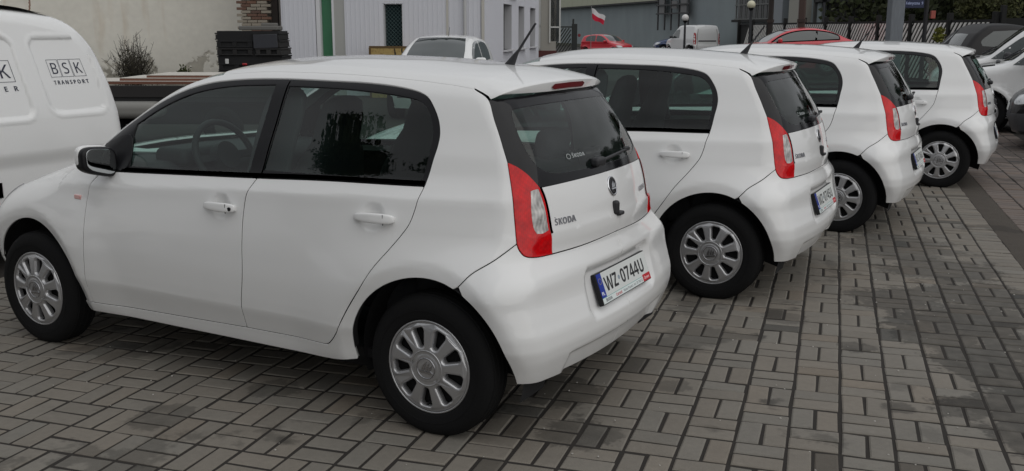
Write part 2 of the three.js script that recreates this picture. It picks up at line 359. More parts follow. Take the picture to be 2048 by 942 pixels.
// wheel: axis along z, outer face at +z
function wheelParts(R = .291, W = .165, rc = .193, n = 9, emblem = true) {
  const hw = W / 2, tp = [];
  const prof = [[.185, -hw + .012], [.215, -hw + .004], [.245, -hw], [.272, -hw + .008], [R - .004, -hw + .024], [R, -hw + .038], [R, hw - .038], [R - .004, hw - .024], [.272, hw - .008], [.245, hw], [.215, hw - .003], [.197, hw - .008], [.188, hw - .02]];
  const k = R / .291; const tyre = [new THREE.LatheGeometry(crv(prof.map(([r, z]) => [r * (r < .28 ? k : 1), z]), 3).map(p => new THREE.Vector2(p[0], p[1])), 56).rotateX(Math.PI / 2)];
  for (const z of [-.045, -.016, .016, .045]) tyre.push(new THREE.TorusGeometry(R + .0005, .0035, 5, 56).translate(0, 0, z));
  tyre.push(new THREE.TorusGeometry(.232 * k, .0022, 5, 56).translate(0, 0, hw - .0008));
  const sh = new THREE.Shape(); sh.absarc(0, 0, rc, 0, Math.PI * 2);
  const ri = .47 * rc, ro = .82 * rc;
  for (let i = 0; i < n; i++) {
    const a = (i + .5) / n * Math.PI * 2 + Math.PI / 2, h = new THREE.Path(), P = (r, t) => [r * Math.cos(a) - t * Math.sin(a), r * Math.sin(a) + t * Math.cos(a)];
    const wi = .055 * rc, wo = .125 * rc;
    h.moveTo(...P(ri, -wi)); h.lineTo(...P(ro * .93, -wo)); h.quadraticCurveTo(...P(ro * 1.02, -wo * 1.0), ...P(ro * 1.02, -wo * .45)); h.lineTo(...P(ro * 1.02, wo * .45));
    h.quadraticCurveTo(...P(ro * 1.02, wo), ...P(ro * .93, wo)); h.lineTo(...P(ri, wi)); h.quadraticCurveTo(...P(ri * .9, 0), ...P(ri, -wi)); sh.holes.push(h);
  }
  let g = new THREE.ExtrudeGeometry(sh, { depth: .004, bevelEnabled: true, bevelThickness: .02, bevelSize: .011, bevelOffset: -.011, bevelSegments: 4, curveSegments: 28 });
  // keep only the front bevel and dome the disc
  const p = g.attributes.position; for (let i = 0; i < p.count; i++) { const x = p.getX(i), y = p.getY(i), r = Math.hypot(x, y) / rc; let z = p.getZ(i) - .024; z *= .9; if (p.getZ(i) < .0) z = -.03; p.setZ(i, hw - .006 + z + .014 * (1 - r * r) - .012 * sst(.85, 1.02, r)); }
  g.computeVertexNormals();
  const cover = [g, new THREE.TorusGeometry(rc - .004, .0045, 6, 56).translate(0, 0, hw - .012)];
  cover.push(new THREE.TorusGeometry(.072 * rc / .193, .003, 6, 40).translate(0, 0, hw + .006));
  cover.push(new THREE.LatheGeometry([[0, .012], [.05, .0115], [.058, .01], [.062, .006]].map(([a, b]) => new THREE.Vector2(a * rc / .193, b)), 36).rotateX(Math.PI / 2).translate(0, 0, hw - .004));
  const disc = [new THREE.CircleGeometry(rc * .99, 36).translate(0, 0, hw - .05), new THREE.CircleGeometry(.19, 24).rotateY(Math.PI).translate(0, 0, -hw + .02), rod([0, .8 * -rc, hw - .05], [0, .84 * -rc, hw - .012], .006, .005)];
  const parts = { tyre: merge(tyre), wheel_cover: merge(cover), wheel_disc: merge(disc) };
  if (emblem) parts.emblem = merge(arrowEmblem(.042).map(q => q.translate(0, 0, hw + .008)));
  return parts;
}
function arrowEmblem(r) { // winged arrow in a ring, lying in the xy plane, facing +z
  const o = [new THREE.TorusGeometry(r, r * .07, 6, 32)];
  const ex = (pts, d = r * .08) => { const s = new THREE.Shape(pts.map(q => new THREE.Vector2(q[0] * r, q[1] * r))); return new THREE.ExtrudeGeometry(s, { depth: d, bevelEnabled: false }); };
  o.push(ex([[-.75, -.28], [.55, -.28], [.42, -.12], [.8, -.38], [.42, -.64], [.55, -.48], [-.6, -.48]]));
  o.push(ex([[-.5, -.2], [-.3, .3], [.1, .72], [-.02, .3], [-.18, -.2]])); o.push(ex([[-.1, -.2], [.08, .25], [.4, .62], [.32, .2], [.2, -.2]])); o.push(ex([[.28, -.2], [.4, .15], [.68, .42], [.62, .05], [.52, -.2]]));
  return o;
}
function addWheel(parent, parts, x, z, side, turn = 0, y = .285, spin = 0, mats = null) {
  const w = new THREE.Group(); w.name = 'wheel'; w.position.set(x, y, z); w.rotation.order = 'YXZ'; w.rotation.y = (side < 0 ? Math.PI : 0) + turn; w.rotation.z = spin; parent.add(w);
  const mm = mats || { tyre: M.rubber, wheel_cover: M.steel, wheel_disc: M.dark, emblem: M.chromeDull };
  for (const k of Object.keys(parts)) mesh(k, parts[k], mm[k], w);
  return w;
}
const hatchWheel = wheelParts();

function plateTexture(main, sub) {
  return canvasTex(512, 140, (c, w, h) => {
    c.fillStyle = '#d9dcda'; c.fillRect(0, 0, w, h);
    c.fillStyle = '#10309a'; c.fillRect(0, 0, 44, 112); c.fillStyle = '#ffffff'; c.font = 'bold 24px sans-serif'; c.fillText('PL', 7, 102);
    c.fillStyle = '#e8c531'; for (let i = 0; i < 12; i++) { const a = i / 12 * 6.283; c.fillRect(21 + Math.cos(a) * 13, 34 + Math.sin(a) * 13, 3, 3); }
    c.fillStyle = '#0c0c0e'; c.font = 'bold 92px sans-serif';
    const ws = c.measureText(main[0]).width, ww = c.measureText(main[1]).width, sc = Math.min(1, 420 / (ws + ww + 34));
    c.save(); c.translate(56, 92); c.scale(sc, 1.0); c.fillText(main[0], 0, 0); c.fillText(main[1], ws + 34, 0);
    c.fillStyle = '#8f9aa6'; c.beginPath(); c.arc(ws + 16, -34, 11, 0, 6.3); c.fill(); c.restore();
    c.fillStyle = '#dfe7e6'; c.fillRect(0, 112, w, 28); c.fillStyle = '#6aa9a4'; c.fillRect(0, 112, w, 2);
    c.fillStyle = '#20232a'; c.font = 'bold 19px sans-serif'; c.fillText('\u0160KODA', 26, 134);
    c.fillStyle = '#b3202a'; c.fillText('Carsed', 128, 134); c.fillStyle = '#33363c'; c.font = '17px sans-serif'; c.fillText(sub, 208, 133);
    c.fillStyle = '#c2202c'; c.fillRect(428, 106, 84, 34); c.fillStyle = '#f2dada'; c.font = 'bold 20px sans-serif'; c.fillText('\u017beran', 442, 131);
  });
}
const plateMat = t => phys(1, 1, 1, 0.35, { map: t });

function textOnTail(str, zStart, y, size, caron) {
  const g = new TextGeometry(str, { font, size, depth: .004, curveSegments: 3, bevelEnabled: false }); const out = [g];
  g.computeBoundingBox(); const Wd = g.boundingBox.max.x;
  if (caron) { const cw = size * .16; out.push(rod([size * .3 - cw, size * 1.22, .002], [size * .3, size * 1.08, .002], size * .055, size * .055, 4), rod([size * .3 + cw, size * 1.22, .002], [size * .3, size * 1.08, .002], size * .055, size * .055, 4)); }
  const m = merge(out), p = m.attributes.position;
  for (let i = 0; i < p.count; i++) { const z = zStart - p.getX(i) * 1.12, yy = y + p.getY(i), d = p.getZ(i); const q = hatch.band(hatch.sc - z, yy); p.setXYZ(i, q[0] + d + .0005, yy, z); }
  m.computeVertexNormals(); return m;
}

function seat(x, z) { // one-piece bucket seat with integral headrest
  const cush = new RoundedBoxGeometry(.52, .16, .5, 4, .07).translate(x - .28, .5, z);
  const o = []; const rows = [[.50, .0, .25, .09], [.62, .03, .255, .085], [.78, .075, .25, .075], [.92, .125, .235, .065], [1.04, .165, .19, .06], [1.10, .185, .14, .055], [1.2, .215, .135, .05], [1.275, .235, .115, .04], [1.30, .24, .07, .02]];
  const pos = [], idx = [], n = 16;
  rows.forEach(([y, dx, hw, ht]) => { for (let i = 0; i < n; i++) { const a = i / n * Math.PI * 2, c = Math.cos(a), s = Math.sin(a); pos.push(x + dx + ht * Math.sign(c) * Math.pow(Math.abs(c), .6), y, z + hw * Math.sign(s) * Math.pow(Math.abs(s), .55)); } });
  for (let r = 0; r < rows.length - 1; r++) for (let i = 0; i < n; i++) { const a = r * n + i, b = r * n + (i + 1) % n; idx.push(a, b, a + n, b, b + n, a + n); }
  const c = pos.length / 3, l = rows[rows.length - 1]; pos.push(x + l[1], l[0] + .006, z); for (let i = 0; i < n; i++) idx.push((rows.length - 1) * n + i, (rows.length - 1) * n + (i + 1) % n, c);
  const g = new THREE.BufferGeometry(); g.setAttribute('position', new THREE.Float32BufferAttribute(pos, 3)); g.setIndex(idx); g.computeVertexNormals();
  return merge([cush, g]);
}

function buildHatchback() {
  const car = new THREE.Group();
  const add = (name, g, m, p = car, label) => { const o = mesh(name, g, m, p); if (label) o.userData.label = label; return o; };
  const GAP = .0042;
  // --- side panels, doors, wings
  const doorF = bandOutline(L.frontSeam, L.sillF, L.midSeam, rev(L.beltF), [[-1.90, .93], [-1.917, .916]]);
  const doorR = bandOutline(L.midSeam, L.beltR, rev(L.rearSeam), rev(L.doorCorner), rev(L.sillR));
  const side = bandOutline([[fA0[0], fA0[1]], [-1.95, .225], [-1.2, .228], [-.5, .235], [rA1[0], rA1[1]]], rev(archFront), [archFront[0], [.156, .639]], L.bumperSeam, rev(L.lampOut), rev(L.glassEdge), rev(L.pillar), [[-2.05, .985], [-1.917, .916]], [[-1.917, .916], [-1.93, .97], [-1.965, 1.045]], L.dloTop, rev(L.rearSeam), rev(L.doorCorner), rev(L.sillR), rev(L.sillF), [[-1.983, .275], [-2.02, .268], [-2.075, .262]], [[-2.075, .262], [fA0[0], fA0[1]]]);
  const fender = bandOutline([[-2.075, .262], [-1.983, .275]], rev(L.frontSeam), [[-1.917, .916], [-2.05, .985]], rev(L.rail), [[-2.85, .72], [-2.86, .62], [-2.83, .50], [fA1[0], fA1[1] + .18]], rev(frontArch).filter(p => p[1] > fA1[1] + .18 || p[0] > -2.42));
  const sideOpt = { ...HB, cell: .0125, gap: GAP };
  const gDF = panel(hatch, doorF, sideOpt), gDR = panel(hatch, doorR, sideOpt), gSide = panel(hatch, side, { ...HB, cell: .02, gap: GAP * .6 }), gFen = panel(hatch, fender, { ...HB, cell: .022, gap: GAP });
  const lineDF = panel(hatch, shrink(doorF, .02), { ...HB, cell: .06, off: -.05, lip: 0 }), lineDR = panel(hatch, shrink(doorR, .02), { ...HB, cell: .06, off: -.05, lip: 0 });
  const lineSide = panel(hatch, side, { ...HB, cell: .05, off: -.022, lip: 0 });
  // handles
  const handle = (cx, cy, lock) => {
    const w = .094, g = new THREE.SphereGeometry(1, 36, 20), p = g.attributes.position; for (let i = 0; i < p.count; i++) { const q = (v, e) => Math.sign(v) * Math.pow(Math.abs(v), e), x = q(p.getX(i), .42), y = q(p.getY(i), .62), z = q(p.getZ(i), .6); p.setXYZ(i, x * w, y * .0205 * (1 - .22 * Math.max(0, -x)), .028 + z * .011 - .017 * x * x); }
    g.computeVertexNormals(); const q = hatch.band(cx + .06, cy), q2 = hatch.band(cx - .09, cy), q3 = hatch.band(cx + .09, cy); const yaw = -Math.atan2(q3[2] - q2[2], .18);
    const tilt = .14; g.rotateX(-tilt); g.rotateY(yaw); g.translate(cx, cy, (q2[2] + q3[2]) / 2 + .002);
    const o = [g]; const foot = [box(.02, .02, .03, cx - .08, cy, (q2[2] + .006)), box(.02, .02, .03, cx + .078, cy, q3[2] + .006)];
    const sp = box(.0018, .041, .004).rotateY(yaw).translate(cx + .055, cy, (q2[2] * .2 + q3[2] * .8) + .0325);
    const lk = lock ? new THREE.CylinderGeometry(.0085, .0085, .006, 18).rotateX(Math.PI / 2).translate(cx + .074, cy, q3[2] + .0285) : null;
    return { body: merge([...o, ...foot]), seam: lk ? merge([sp, lk]) : sp };
  };
  const hF = handle(-1.072, .836, true), hR = handle(-.252, .861, false);
  // windows
  const dlo = bandOutline([[-1.90, .93], [-1.93, .97], [-1.965, 1.045]], L.dloTop, rev(L.beltR), rev(L.beltF));
  const wF = bandOutline([[-1.728, .962], [-1.733, 1.032], [-1.734, 1.109], [-1.728, 1.158]], [[-1.728, 1.158], [-1.583, 1.240], [-1.426, 1.303], [-1.291, 1.333], [-1.157, 1.350], [-1.0, 1.358], [-.925, 1.361]], [[-.925, 1.361], [-.934, 1.199], [-.953, 1.026], [-.957, .986]], [[-.957, .986], [-1.297, .973], [-1.728, .962]]);
  const wR = bandOutline([[-.884, 1.004], [-.868, 1.119], [-.850, 1.357]], [[-.850, 1.357], [-.65, 1.357], [-.488, 1.352], [-.256, 1.332], [-.166, 1.312], [-.118, 1.27], [-.086, 1.202], [-.080, 1.129], [-.084, 1.04], [-.088, 1.012]], [[-.088, 1.012], [-.51, 1.009], [-.884, 1.004]]);
  const gFrame = panel(hatch, dlo, { ...HB, cell: .03, off: -.004, gap: .0015, lip: .01, holes: [wF, wR] });
  const gGF = panel(hatch, shrink(wF, -.004), { ...HB, cell: .05, off: -.0085, lip: 0 }), gGR = panel(hatch, shrink(wR, -.004), { ...HB, cell: .05, off: -.0085, lip: 0 });
  const bp = outline(toB([[-.884, .975], [-.872, 1.1], [-.862, 1.22], [-.857, 1.376]]));
  const gPillarSeam = ribbon(HB.fn, hatch, bp, .0035, -.0032);
  const beltSeal = merge([ribbon(HB.fn, hatch, outline(toB(L.beltF.map(p => [p[0], p[1] + .010]))), .008, .004), ribbon(HB.fn, hatch, outline(toB(L.beltR.map(p => [p[0], p[1] + .010]))), .008, .004)]);
  const innerPillar = panel(hatch, shrink(outline(toB([[-1.02, .98], [-.965, 1.37], [-.82, 1.37], [-.80, .98]])), 0), { ...HB, cell: .05, off: -.05, lip: .03 });
  // --- tail
  const lamp = bandOutline(L.lampOut, L.lampBot, L.lampIn, L.lampTop);
  const clear = bandOutline([[.346, .985, .565], [.347, .989, .54], [.350, .990, .522]], [[.350, .990, .522], [.372, .918, .515], [.391, .83, .514]], [[.391, .83, .514], [.385, .822, .55], [.378, .824, .58]], [[.378, .824, .58], [.370, .845, .589], [.354, .92, .583], [.346, .985, .565]]);
  const gLamp = panel(hatch, lamp, { ...HB, cell: .018, gap: .002, lip: .022, off: .003, holes: [clear] });
  const gClear = panel(hatch, shrink(clear, .0015), { ...HB, cell: .018, off: .004, lip: .01 });
  const gLampSeal = merge([ribbon(HB.fn, hatch, outline(toB([[.352, .995, .508], [.362, .958, .500], [.374, .91, .497], [.392, .816, .496]])), .0055, .0035)]);
  // bumper (half, mirrored): side part behind the arch, round the corner to the middle
  const cs = hatch.sc;
  const bumper = outline(toB(archRear), toB([archRear[archRear.length - 1], [.156, .639]]), toB(L.bumperSeam), toB(L.lampBot), toB(L.hatchBot), [[cs, .744], [cs, .235]], [[cs, .235], ...toB([[.49, .238, .25], [.455, .243, .45], [.42, .25, .62], [.395, .256, .75]])], toB([[.395, .256, .75], rA0]));
  const gB = panel(hatch, bumper, { ...HB, cell: .015, gap: GAP * .8, half: 1 });
  const fixC = g => { const p = g.attributes.position; for (let i = 0; i < p.count; i++) if (p.getZ(i) < .003) p.setZ(i, 0); return g; };
  const gate = outline(toB(rev(L.glassBot)), toB(rev(L.lampIn)), toB(L.hatchBot), [[cs, .744], [cs, 1.003]]);
  const gGate = panel(hatch, gate, { ...HB, cell: .018, gap: GAP * .8, half: 1 });
  const topY = [[.106, 1.324, .49], [.15, 1.330, .40], [.19, 1.338, .25], [.205, 1.342, .1], [.207, 1.343, 0]];
  const gl = L.glassEdge.slice(1);
  const hole = outline(toB([[.215, 1.300, 0], [.205, 1.298, .2], [.17, 1.290, .40], [.165, 1.285, .425], [.17, 1.27, .44]]), toB([[.17, 1.27, .44], [.215, 1.19, .465], [.26, 1.12, .475]]), toB([[.26, 1.12, .475], [.295, 1.075, .465], [.33, 1.045, .42], [.35, 1.035, .36]]), toB([[.35, 1.035, .36], [.385, 1.033, .18], [.4, 1.034, 0]]));
  const glassRing = outline(toB(topY.slice().reverse()), toB(gl), toB(rev(L.lampTop)), toB(L.glassBot), [[cs, 1.003], [cs, 1.034]], rev(hole.slice()), [[cs, 1.300], [cs, 1.343]]);
  const gRing = panel(hatch, glassRing, { ...HB, cell: .025, gap: .0012, lip: .008, off: -.001, half: 1 });
  const gPane = panel(hatch, shrink(outline(hole, [[cs, 1.034], [cs, 1.3]]), -.003), { ...HB, cell: .04, off: -.0035, lip: 0 });
  const sealTail = merge([spreadSeam([L.glassEdge, L.lampOut]), spreadSeam([L.bumperSeam]), spreadSeam([L.lampBot]), spreadSeam([L.hatchBot]), spreadSeam([L.lampIn]), spreadSeam([L.lampTop, L.glassBot])]);
  const sealSide = merge([spreadSeam([L.frontSeam]), spreadSeam([L.sillF, L.sillR, L.doorCorner]), spreadSeam([L.rearSeam]), spreadSeam([L.midSeam]), ribbon(HB.fn, hatch, outline(toB(L.beltF), toB(L.beltR)), .014, -.006)]);
  // --- top
  const railB = outline(toB(L.rail)), pilB = outline(toB(L.pillar));
  const topOf = a => a.map(([s, y]) => { const p = hatch.band(s, y); return [p[0], p[2]]; });
  const railT = topOf(railB), pilT = topOf(pilB);
  const iRoof = pilT.findIndex(p => p[0] > -1.30);
  const roofFront = [[pilT[iRoof][0], pilT[iRoof][1]], [-1.35, .35], [-1.39, .18], [-1.40, 0]];
  const pEnd = pilT[pilT.length - 1];
  const seamR = [[pEnd[0], pEnd[1]], [.05, .36], [.062, .2], [.066, 0]];
  const roof = [...pilT.slice(iRoof), ...crv(seamR), ...crv(rev(roofFront))].filter((p, i, a) => !i || Math.hypot(p[0] - a[i - 1][0], p[1] - a[i - 1][1]) > 1e-5);
  const gRoof = panel(hatch, roof, { ...HT, cell: .03, gap: 0, lip: .01, half: 1 });
  const gHeadliner = panel(hatch, roof, { ...HT, cell: .08, off: -.03, lip: 0 });
  const cowl = [[pilT[0][0], pilT[0][1]], [-2.12, .5], [-2.18, .25], [-2.20, 0]];
  const wind = [...pilT.slice(0, iRoof + 1), ...crv(roofFront), ...crv(rev(cowl))].filter((p, i, a) => !i || Math.hypot(p[0] - a[i - 1][0], p[1] - a[i - 1][1]) > 1e-5);
  const gWind = panel(hatch, wind, { ...HT, cell: .06, off: -.002, lip: 0, half: 1 });
  const hood = [...railT, ...crv(cowl), ...crv([[-2.93, 0], [-2.92, .25], [-2.88, .45], [railT[0][0], railT[0][1]]])].filter((p, i, a) => !i || Math.hypot(p[0] - a[i - 1][0], p[1] - a[i - 1][1]) > 1e-5);
  const gHood = panel(hatch, hood, { ...HT, cell: .05, half: 1 });
  // nose
  const fs = hatch.xf - hatch.R * Math.PI / 2 - hatch.zp;
  const noseO = outline([[fs, .22], ...toB([[-2.95, .22, .35], [-2.85, .23, .62]]), toB([fA1])[0]], toB([fA1, [fA1[0], fA1[1] + .18], [-2.83, .50], [-2.86, .62], [-2.85, .72]]), [toB([[-2.85, .72]])[0], [fs, .72]]);
  const gNose = panel(hatch, noseO, { ...HB, cell: .04, gap: .001, half: 1 });
  const headl = bandOutline([[-2.745, .775], [-2.80, .75], [-2.90, .69]], [[-2.90, .69], [-2.94, .60], [-2.91, .60], [-2.84, .67]], [[-2.84, .67], [-2.78, .735], [-2.745, .775]]);
  const gHead = panel(hatch, headl, { ...HB, cell: .04, off: .006, lip: .012 });
  // --- assemble
  for (const s of [1, -1]) {
    const G = g => s > 0 ? g : mirrorZ(g);
    add('body_side', G(gSide), M.white); add('side_lining', G(lineSide), M.lining);
    add('wing', G(gFen), M.white);
    const dF = add('front_door', G(gDF), M.white), dR = add('rear_door', G(gDR), M.white);
    add('door_card', G(lineDF), M.trim, dF); add('door_card', G(lineDR), M.trim, dR);
    add('door_handle', G(hF.body), M.white, dF); add('handle_lock', G(hF.seam), M.frame, dF); add('door_handle', G(hR.body), M.white, dR); add('handle_gap', G(hR.seam), M.frame, dR);
    add('window_frame', G(gFrame), M.frame); add('window_seal', G(merge([beltSeal, gPillarSeam])), M.frame);
    add('front_window', G(gGF), M.glass); add('rear_window', G(gGR), M.glassRear); add('pillar_trim', G(innerPillar), M.trim);
    add('panel_gap', G(merge([sealSide, sealTail])), M.dark);
    const tl = add('tail_light', G(gLamp), M.red, car, 'red tail light with a clear inner lens'); add('clear_lens', G(gClear), M.clear, tl); add('lamp_seal', G(gLampSeal), M.frit, tl);
    add('headlight', G(gHead), M.lampGrey);
    const ind = hatch.band(-2.035, .797); add('side_indicator', G(merge([new RoundedBoxGeometry(.05, .022, .012, 3, .005).translate(0, 0, .001)]).rotateY(-.06).translate(...ind)), phys(.75, .42, .40, .15, { clearcoat: 1 })); 
    // mirror
    const mg = new THREE.SphereGeometry(1, 28, 20); const sx = (x, y, z) => { const q = (v, e) => Math.sign(v) * Math.pow(Math.abs(v), e); return [q(x, .62), q(y, .55), q(z, .55)]; };
    const sup = (hx, hy, hz, cx, cy, cz, cut) => { const g = mg.clone(), p = g.attributes.position; for (let i = 0; i < p.count; i++) { let [x, y, z] = sx(p.getX(i), p.getY(i), p.getZ(i)); const sh2 = 1 - .18 * z * (y < 0 ? 1 : .4); let X = x * hx * (x < 0 ? 1.1 : .45); p.setXYZ(i, cx + X, cy + y * hy * sh2 + .012 * z, cz + z * hz); } g.computeVertexNormals(); return g; };
    const mz = .822, my = .992;
    const cap = sup(.034, .066, .090, -1.842, my + .006, mz + .005), rim = sup(.062, .068, .096, -1.822, my - .003, mz - .002), glass = sup(.005, .056, .080, -1.7945, my + .001, mz + .001);
    const foot = merge([rod([-1.87, .965, .70], [-1.87, .965, .80], .03, .028, 10), panel(hatch, bandOutline([[-1.9, .938], [-1.74, .95], [-1.745, 1.1], [-1.93, 1.05]]), { ...HB, cell: .04, off: .004, lip: .008 })]);
    const mr = add('door_mirror', G(cap), M.white); add('mirror_rim', G(rim), M.frame, mr); add('mirror_glass', G(glass), M.mirror, mr); add('mirror_base', G(foot), M.frame, mr);
  }
  const H2 = g => merge(both(fixC(g)));
  add('roof', H2(gRoof), M.white); add('headliner', H2(gHeadliner), M.lining); add('windscreen', H2(gWind), M.glass); add('bonnet', H2(gHood), M.white); add('front_bumper', H2(gNose), M.white);
  const bm = add('rear_bumper', H2(gB), M.white);
  const tg = add('tailgate', H2(gGate), M.white);
  const rg = add('rear_glass', H2(gRing), M.frit); add('glass_pane', H2(gPane), M.glassRear, rg);
  // window lettering
  {
    const t = canvasTex(512, 96, (c, w, h) => { c.fillStyle = '#000'; c.fillRect(0, 0, w, h); c.fillStyle = '#fff'; c.beginPath(); c.arc(50, 50, 24, 0, 6.3); c.lineWidth = 6; c.strokeStyle = '#fff'; c.stroke(); c.font = 'bold 52px sans-serif'; c.fillText('\u0160KODA', 92, 68); c.fillStyle = '#8a8a8a'; c.font = '46px sans-serif'; c.fillText('Nowa Piask', 284, 68); });
    const mat = std(.42, .45, .45, .6, { alphaMap: t, transparent: true });
    const W = .30, n = 12, pos = [], uv = [], idx = []; for (let i = 0; i <= n; i++) for (let j = 0; j < 2; j++) { const z = .30 - W * i / n, y = 1.072 + .038 * j; const q = hatch.band(cs - Math.max(z, 0.0001), y); pos.push(q[0] - .0015, y, z); uv.push(i / n, j); if (i && !j) { const a = (i - 1) * 2; idx.push(a, a + 2, a + 3, a, a + 3, a + 1); } }
    const g = new THREE.BufferGeometry(); g.setAttribute('position', new THREE.Float32BufferAttribute(pos, 3)); g.setAttribute('uv', new THREE.Float32BufferAttribute(uv, 2)); g.setIndex(idx); g.computeVertexNormals(); add('window_lettering', g, mat, rg);
  }
  // spoiler: seam line A, trailing edge B (upper), C (lower), D (meets the glass)
  {
    const st = []; const zs = [.0, .06, .12, .18, .24, .30, .36, .41, .445, .47, .485];
    const ax = mono([[0, .066], [.2, .062], [.36, .05], [.47, .03], [.5, .026]]), bx = mono([[0, .226], [.2, .217], [.35, .198], [.44, .170], [.47, .148], [.485, .116]]), by = mono([[0, 1.386], [.2, 1.382], [.35, 1.372], [.44, 1.357], [.47, 1.346], [.485, 1.330]]);
    for (const z of zs) {
      const u = z / .485, zA = .458 * u, a = u > .97 ? hatch.band(...hatch.toBand([.028, 1.3665, .46])) : hatch.top(lerp(ax(zA), .03, sst(.8, 1, u)), zA), za = a[2];
      const B = [bx(z), by(z)], th = .040 * (1 - Math.pow(u, 3)) + .002, gx = hatch.band(cs - Math.min(z, .47), B[1] - th - .006)[0];
      st.push({ z, A: [a[0] + (u < .97 ? .003 : .001), a[1], za], m: [lerp(a[0], B[0], .5), lerp(a[1], B[1], .5) + .006 * (1 - z), lerp(za, z, .5)], m2: [lerp(a[0], B[0], .85), lerp(a[1], B[1], .84) + .004 * (1 - z), lerp(za, z, .85)], B1: [B[0] - .006, B[1] + .0005, z], B2: [B[0], B[1] - .004, z], Cc: [B[0] - .006 - th * .12, B[1] - th, z], D: [Math.min(gx - .012, B[0] - .02), B[1] - th - .004, Math.min(z, .478)] });
    }
    const strip = keys => { const pos = [], idx = [], nk = keys.length; for (const sg of [1, -1]) { const base = pos.length / 3; st.forEach((s, i) => { keys.forEach(k => pos.push(s[k][0], s[k][1], s[k][2] * sg)); if (i) for (let k = 0; k < nk - 1; k++) { const a = base + (i - 1) * nk + k, b = a + nk; if (sg > 0) idx.push(a, a + 1, b + 1, a, b + 1, b); else idx.push(a, b + 1, a + 1, a, b, b + 1); } }); } const g = new THREE.BufferGeometry(); g.setAttribute('position', new THREE.Float32BufferAttribute(pos, 3)); g.setIndex(idx); const w = mergeVertices(g, 1e-5); w.computeVertexNormals(); return w; };
    const a0 = strip(['A', 'm', 'm2', 'B1', 'B2', 'Cc']), a1 = strip(['Cc', 'D']);
    const sp = add('roof_spoiler', merge([a0, a1]), M.white);
    // brake light strip on the trailing face
    const pos = [], idx = []; const n = 16; for (let i = 0; i <= n; i++) { const z = lerp(-.155, .155, i / n), az = Math.abs(z), cut = i === 0 || i === n ? .3 : 1, B = [bx(az), by(az)], th = .040 * (1 - Math.pow(az / .487, 3)), ym = B[1] - .004 - (th - .004) * .52, hh = .0115 * cut; pos.push(B[0] + .0012, ym + hh, z, B[0] - .0015, ym - hh, z); if (i) { const a = (i - 1) * 2; idx.push(a, a + 2, a + 3, a, a + 3, a + 1); } }
    const g = new THREE.BufferGeometry(); g.setAttribute('position', new THREE.Float32BufferAttribute(pos, 3)); g.setIndex(idx); g.computeVertexNormals(); add('brake_light', g, M.redDark, sp);
  }
  // antenna
  { const q = hatch.top(-.05, 0); const s = [[-.101, 1.437, .012], [-.047, 1.436, .014]];
    const base = new THREE.CylinderGeometry(.008, .03, .075, 14); const p = base.attributes.position; for (let i = 0; i < p.count; i++) { const y = p.getY(i) / .075 + .5; p.setXYZ(i, p.getX(i) * (1.05 - .2 * y) - .085 + .055 * y, q[1] - .012 + y * .078, p.getZ(i) * .5); } base.computeVertexNormals();
    const an = add('antenna', merge([base]), M.black); add('antenna_mast', merge([rod([-.034, q[1] + .056, 0], [.055, 1.622, 0], .0062, .0048, 10)]), M.black, an); }
  // badge, latch, wiper, letters
  { const q = hatch.band(cs, .938), n = hatch.N(...q), tilt = Math.atan2(n.y, n.x);
    const place = g => g.rotateY(Math.PI / 2).rotateZ(tilt).translate(q[0], q[1], q[2]);
    const bd = add('badge', place(merge([new THREE.LatheGeometry([[0, .007], [.03, .0065], [.036, .004]].map(v => new THREE.Vector2(...v)), 32).rotateX(Math.PI / 2)])), M.frit, tg);
    add('badge_ring', place(merge([new THREE.TorusGeometry(.0385, .0055, 10, 40), ...arrowEmblem(.030).slice(1).map(g => g.translate(0, 0, .005))])), M.chrome, tg);
    const ql = hatch.band(cs, .86); add('latch', merge([new RoundedBoxGeometry(.03, .062, .034, 3, .013).translate(ql[0] + .008, .848, .01), new RoundedBoxGeometry(.034, .018, .05, 3, .008).translate(ql[0] + .016, .822, -.01)]), M.black, tg);
    add('lettering', textOnTail('SKODA', .470, .842, .026, true), M.chromeDull, tg); add('lettering', textOnTail('CITIGO', -.345, .866, .021, false), M.chromeDull, tg);
    const qw = hatch.band(cs - .06, 1.06); const wp = add('wiper', merge([new RoundedBoxGeometry(.045, .04, .085, 3, .016).translate(qw[0] + .012, 1.05, .075), rod([qw[0] + .02, 1.052, .05], [hatch.band(cs - .26, 1.066)[0] + .016, 1.066, -.26], .008, .006), new RoundedBoxGeometry(.02, .018, .05, 2, .006).translate(hatch.band(cs - .27, 1.068)[0] + .014, 1.068, -.27)]), M.black, rg);
  }
  // number plate
  { const c = [.484, .541, 0], up = new THREE.Vector3(.477 - .522, .122, 0).normalize(), t = Math.atan2(-up.x, up.y);
    const pl = g => g.rotateY(Math.PI / 2).rotateZ(t).translate(c[0] + .006, c[1], 0);
    const holder = add('number_plate', pl(merge([rbox(.532, .136, .022, 0, 0, 0, .004)])), M.frame, car);
    const f = add('plate_face', pl(new THREE.PlaneGeometry(.52, .127).translate(0, 0, .0122)), plateMat(plateTexture(['WZ', '0744U'], 'Nowa Piasecz. tel. 29 760 22 51')), holder); }
  // rear bumper lower shadow strip (unpainted underside of the bumper)
  // floor, wheel houses, inside
  const under = merge([box(2.0, .10, 1.16, -1.2, .195, 0), box(2.0, .04, 1.36, -1.2, .25, 0), box(.5, .12, .8, -.05, .23, 0), box(.6, .05, 1.0, -2.5, .29, 0), box(.05, .5, 1.15, -2.02, .5, 0), box(.03, .40, .7, .37, .48, 0)]);
  add('underbody', under, M.dark);
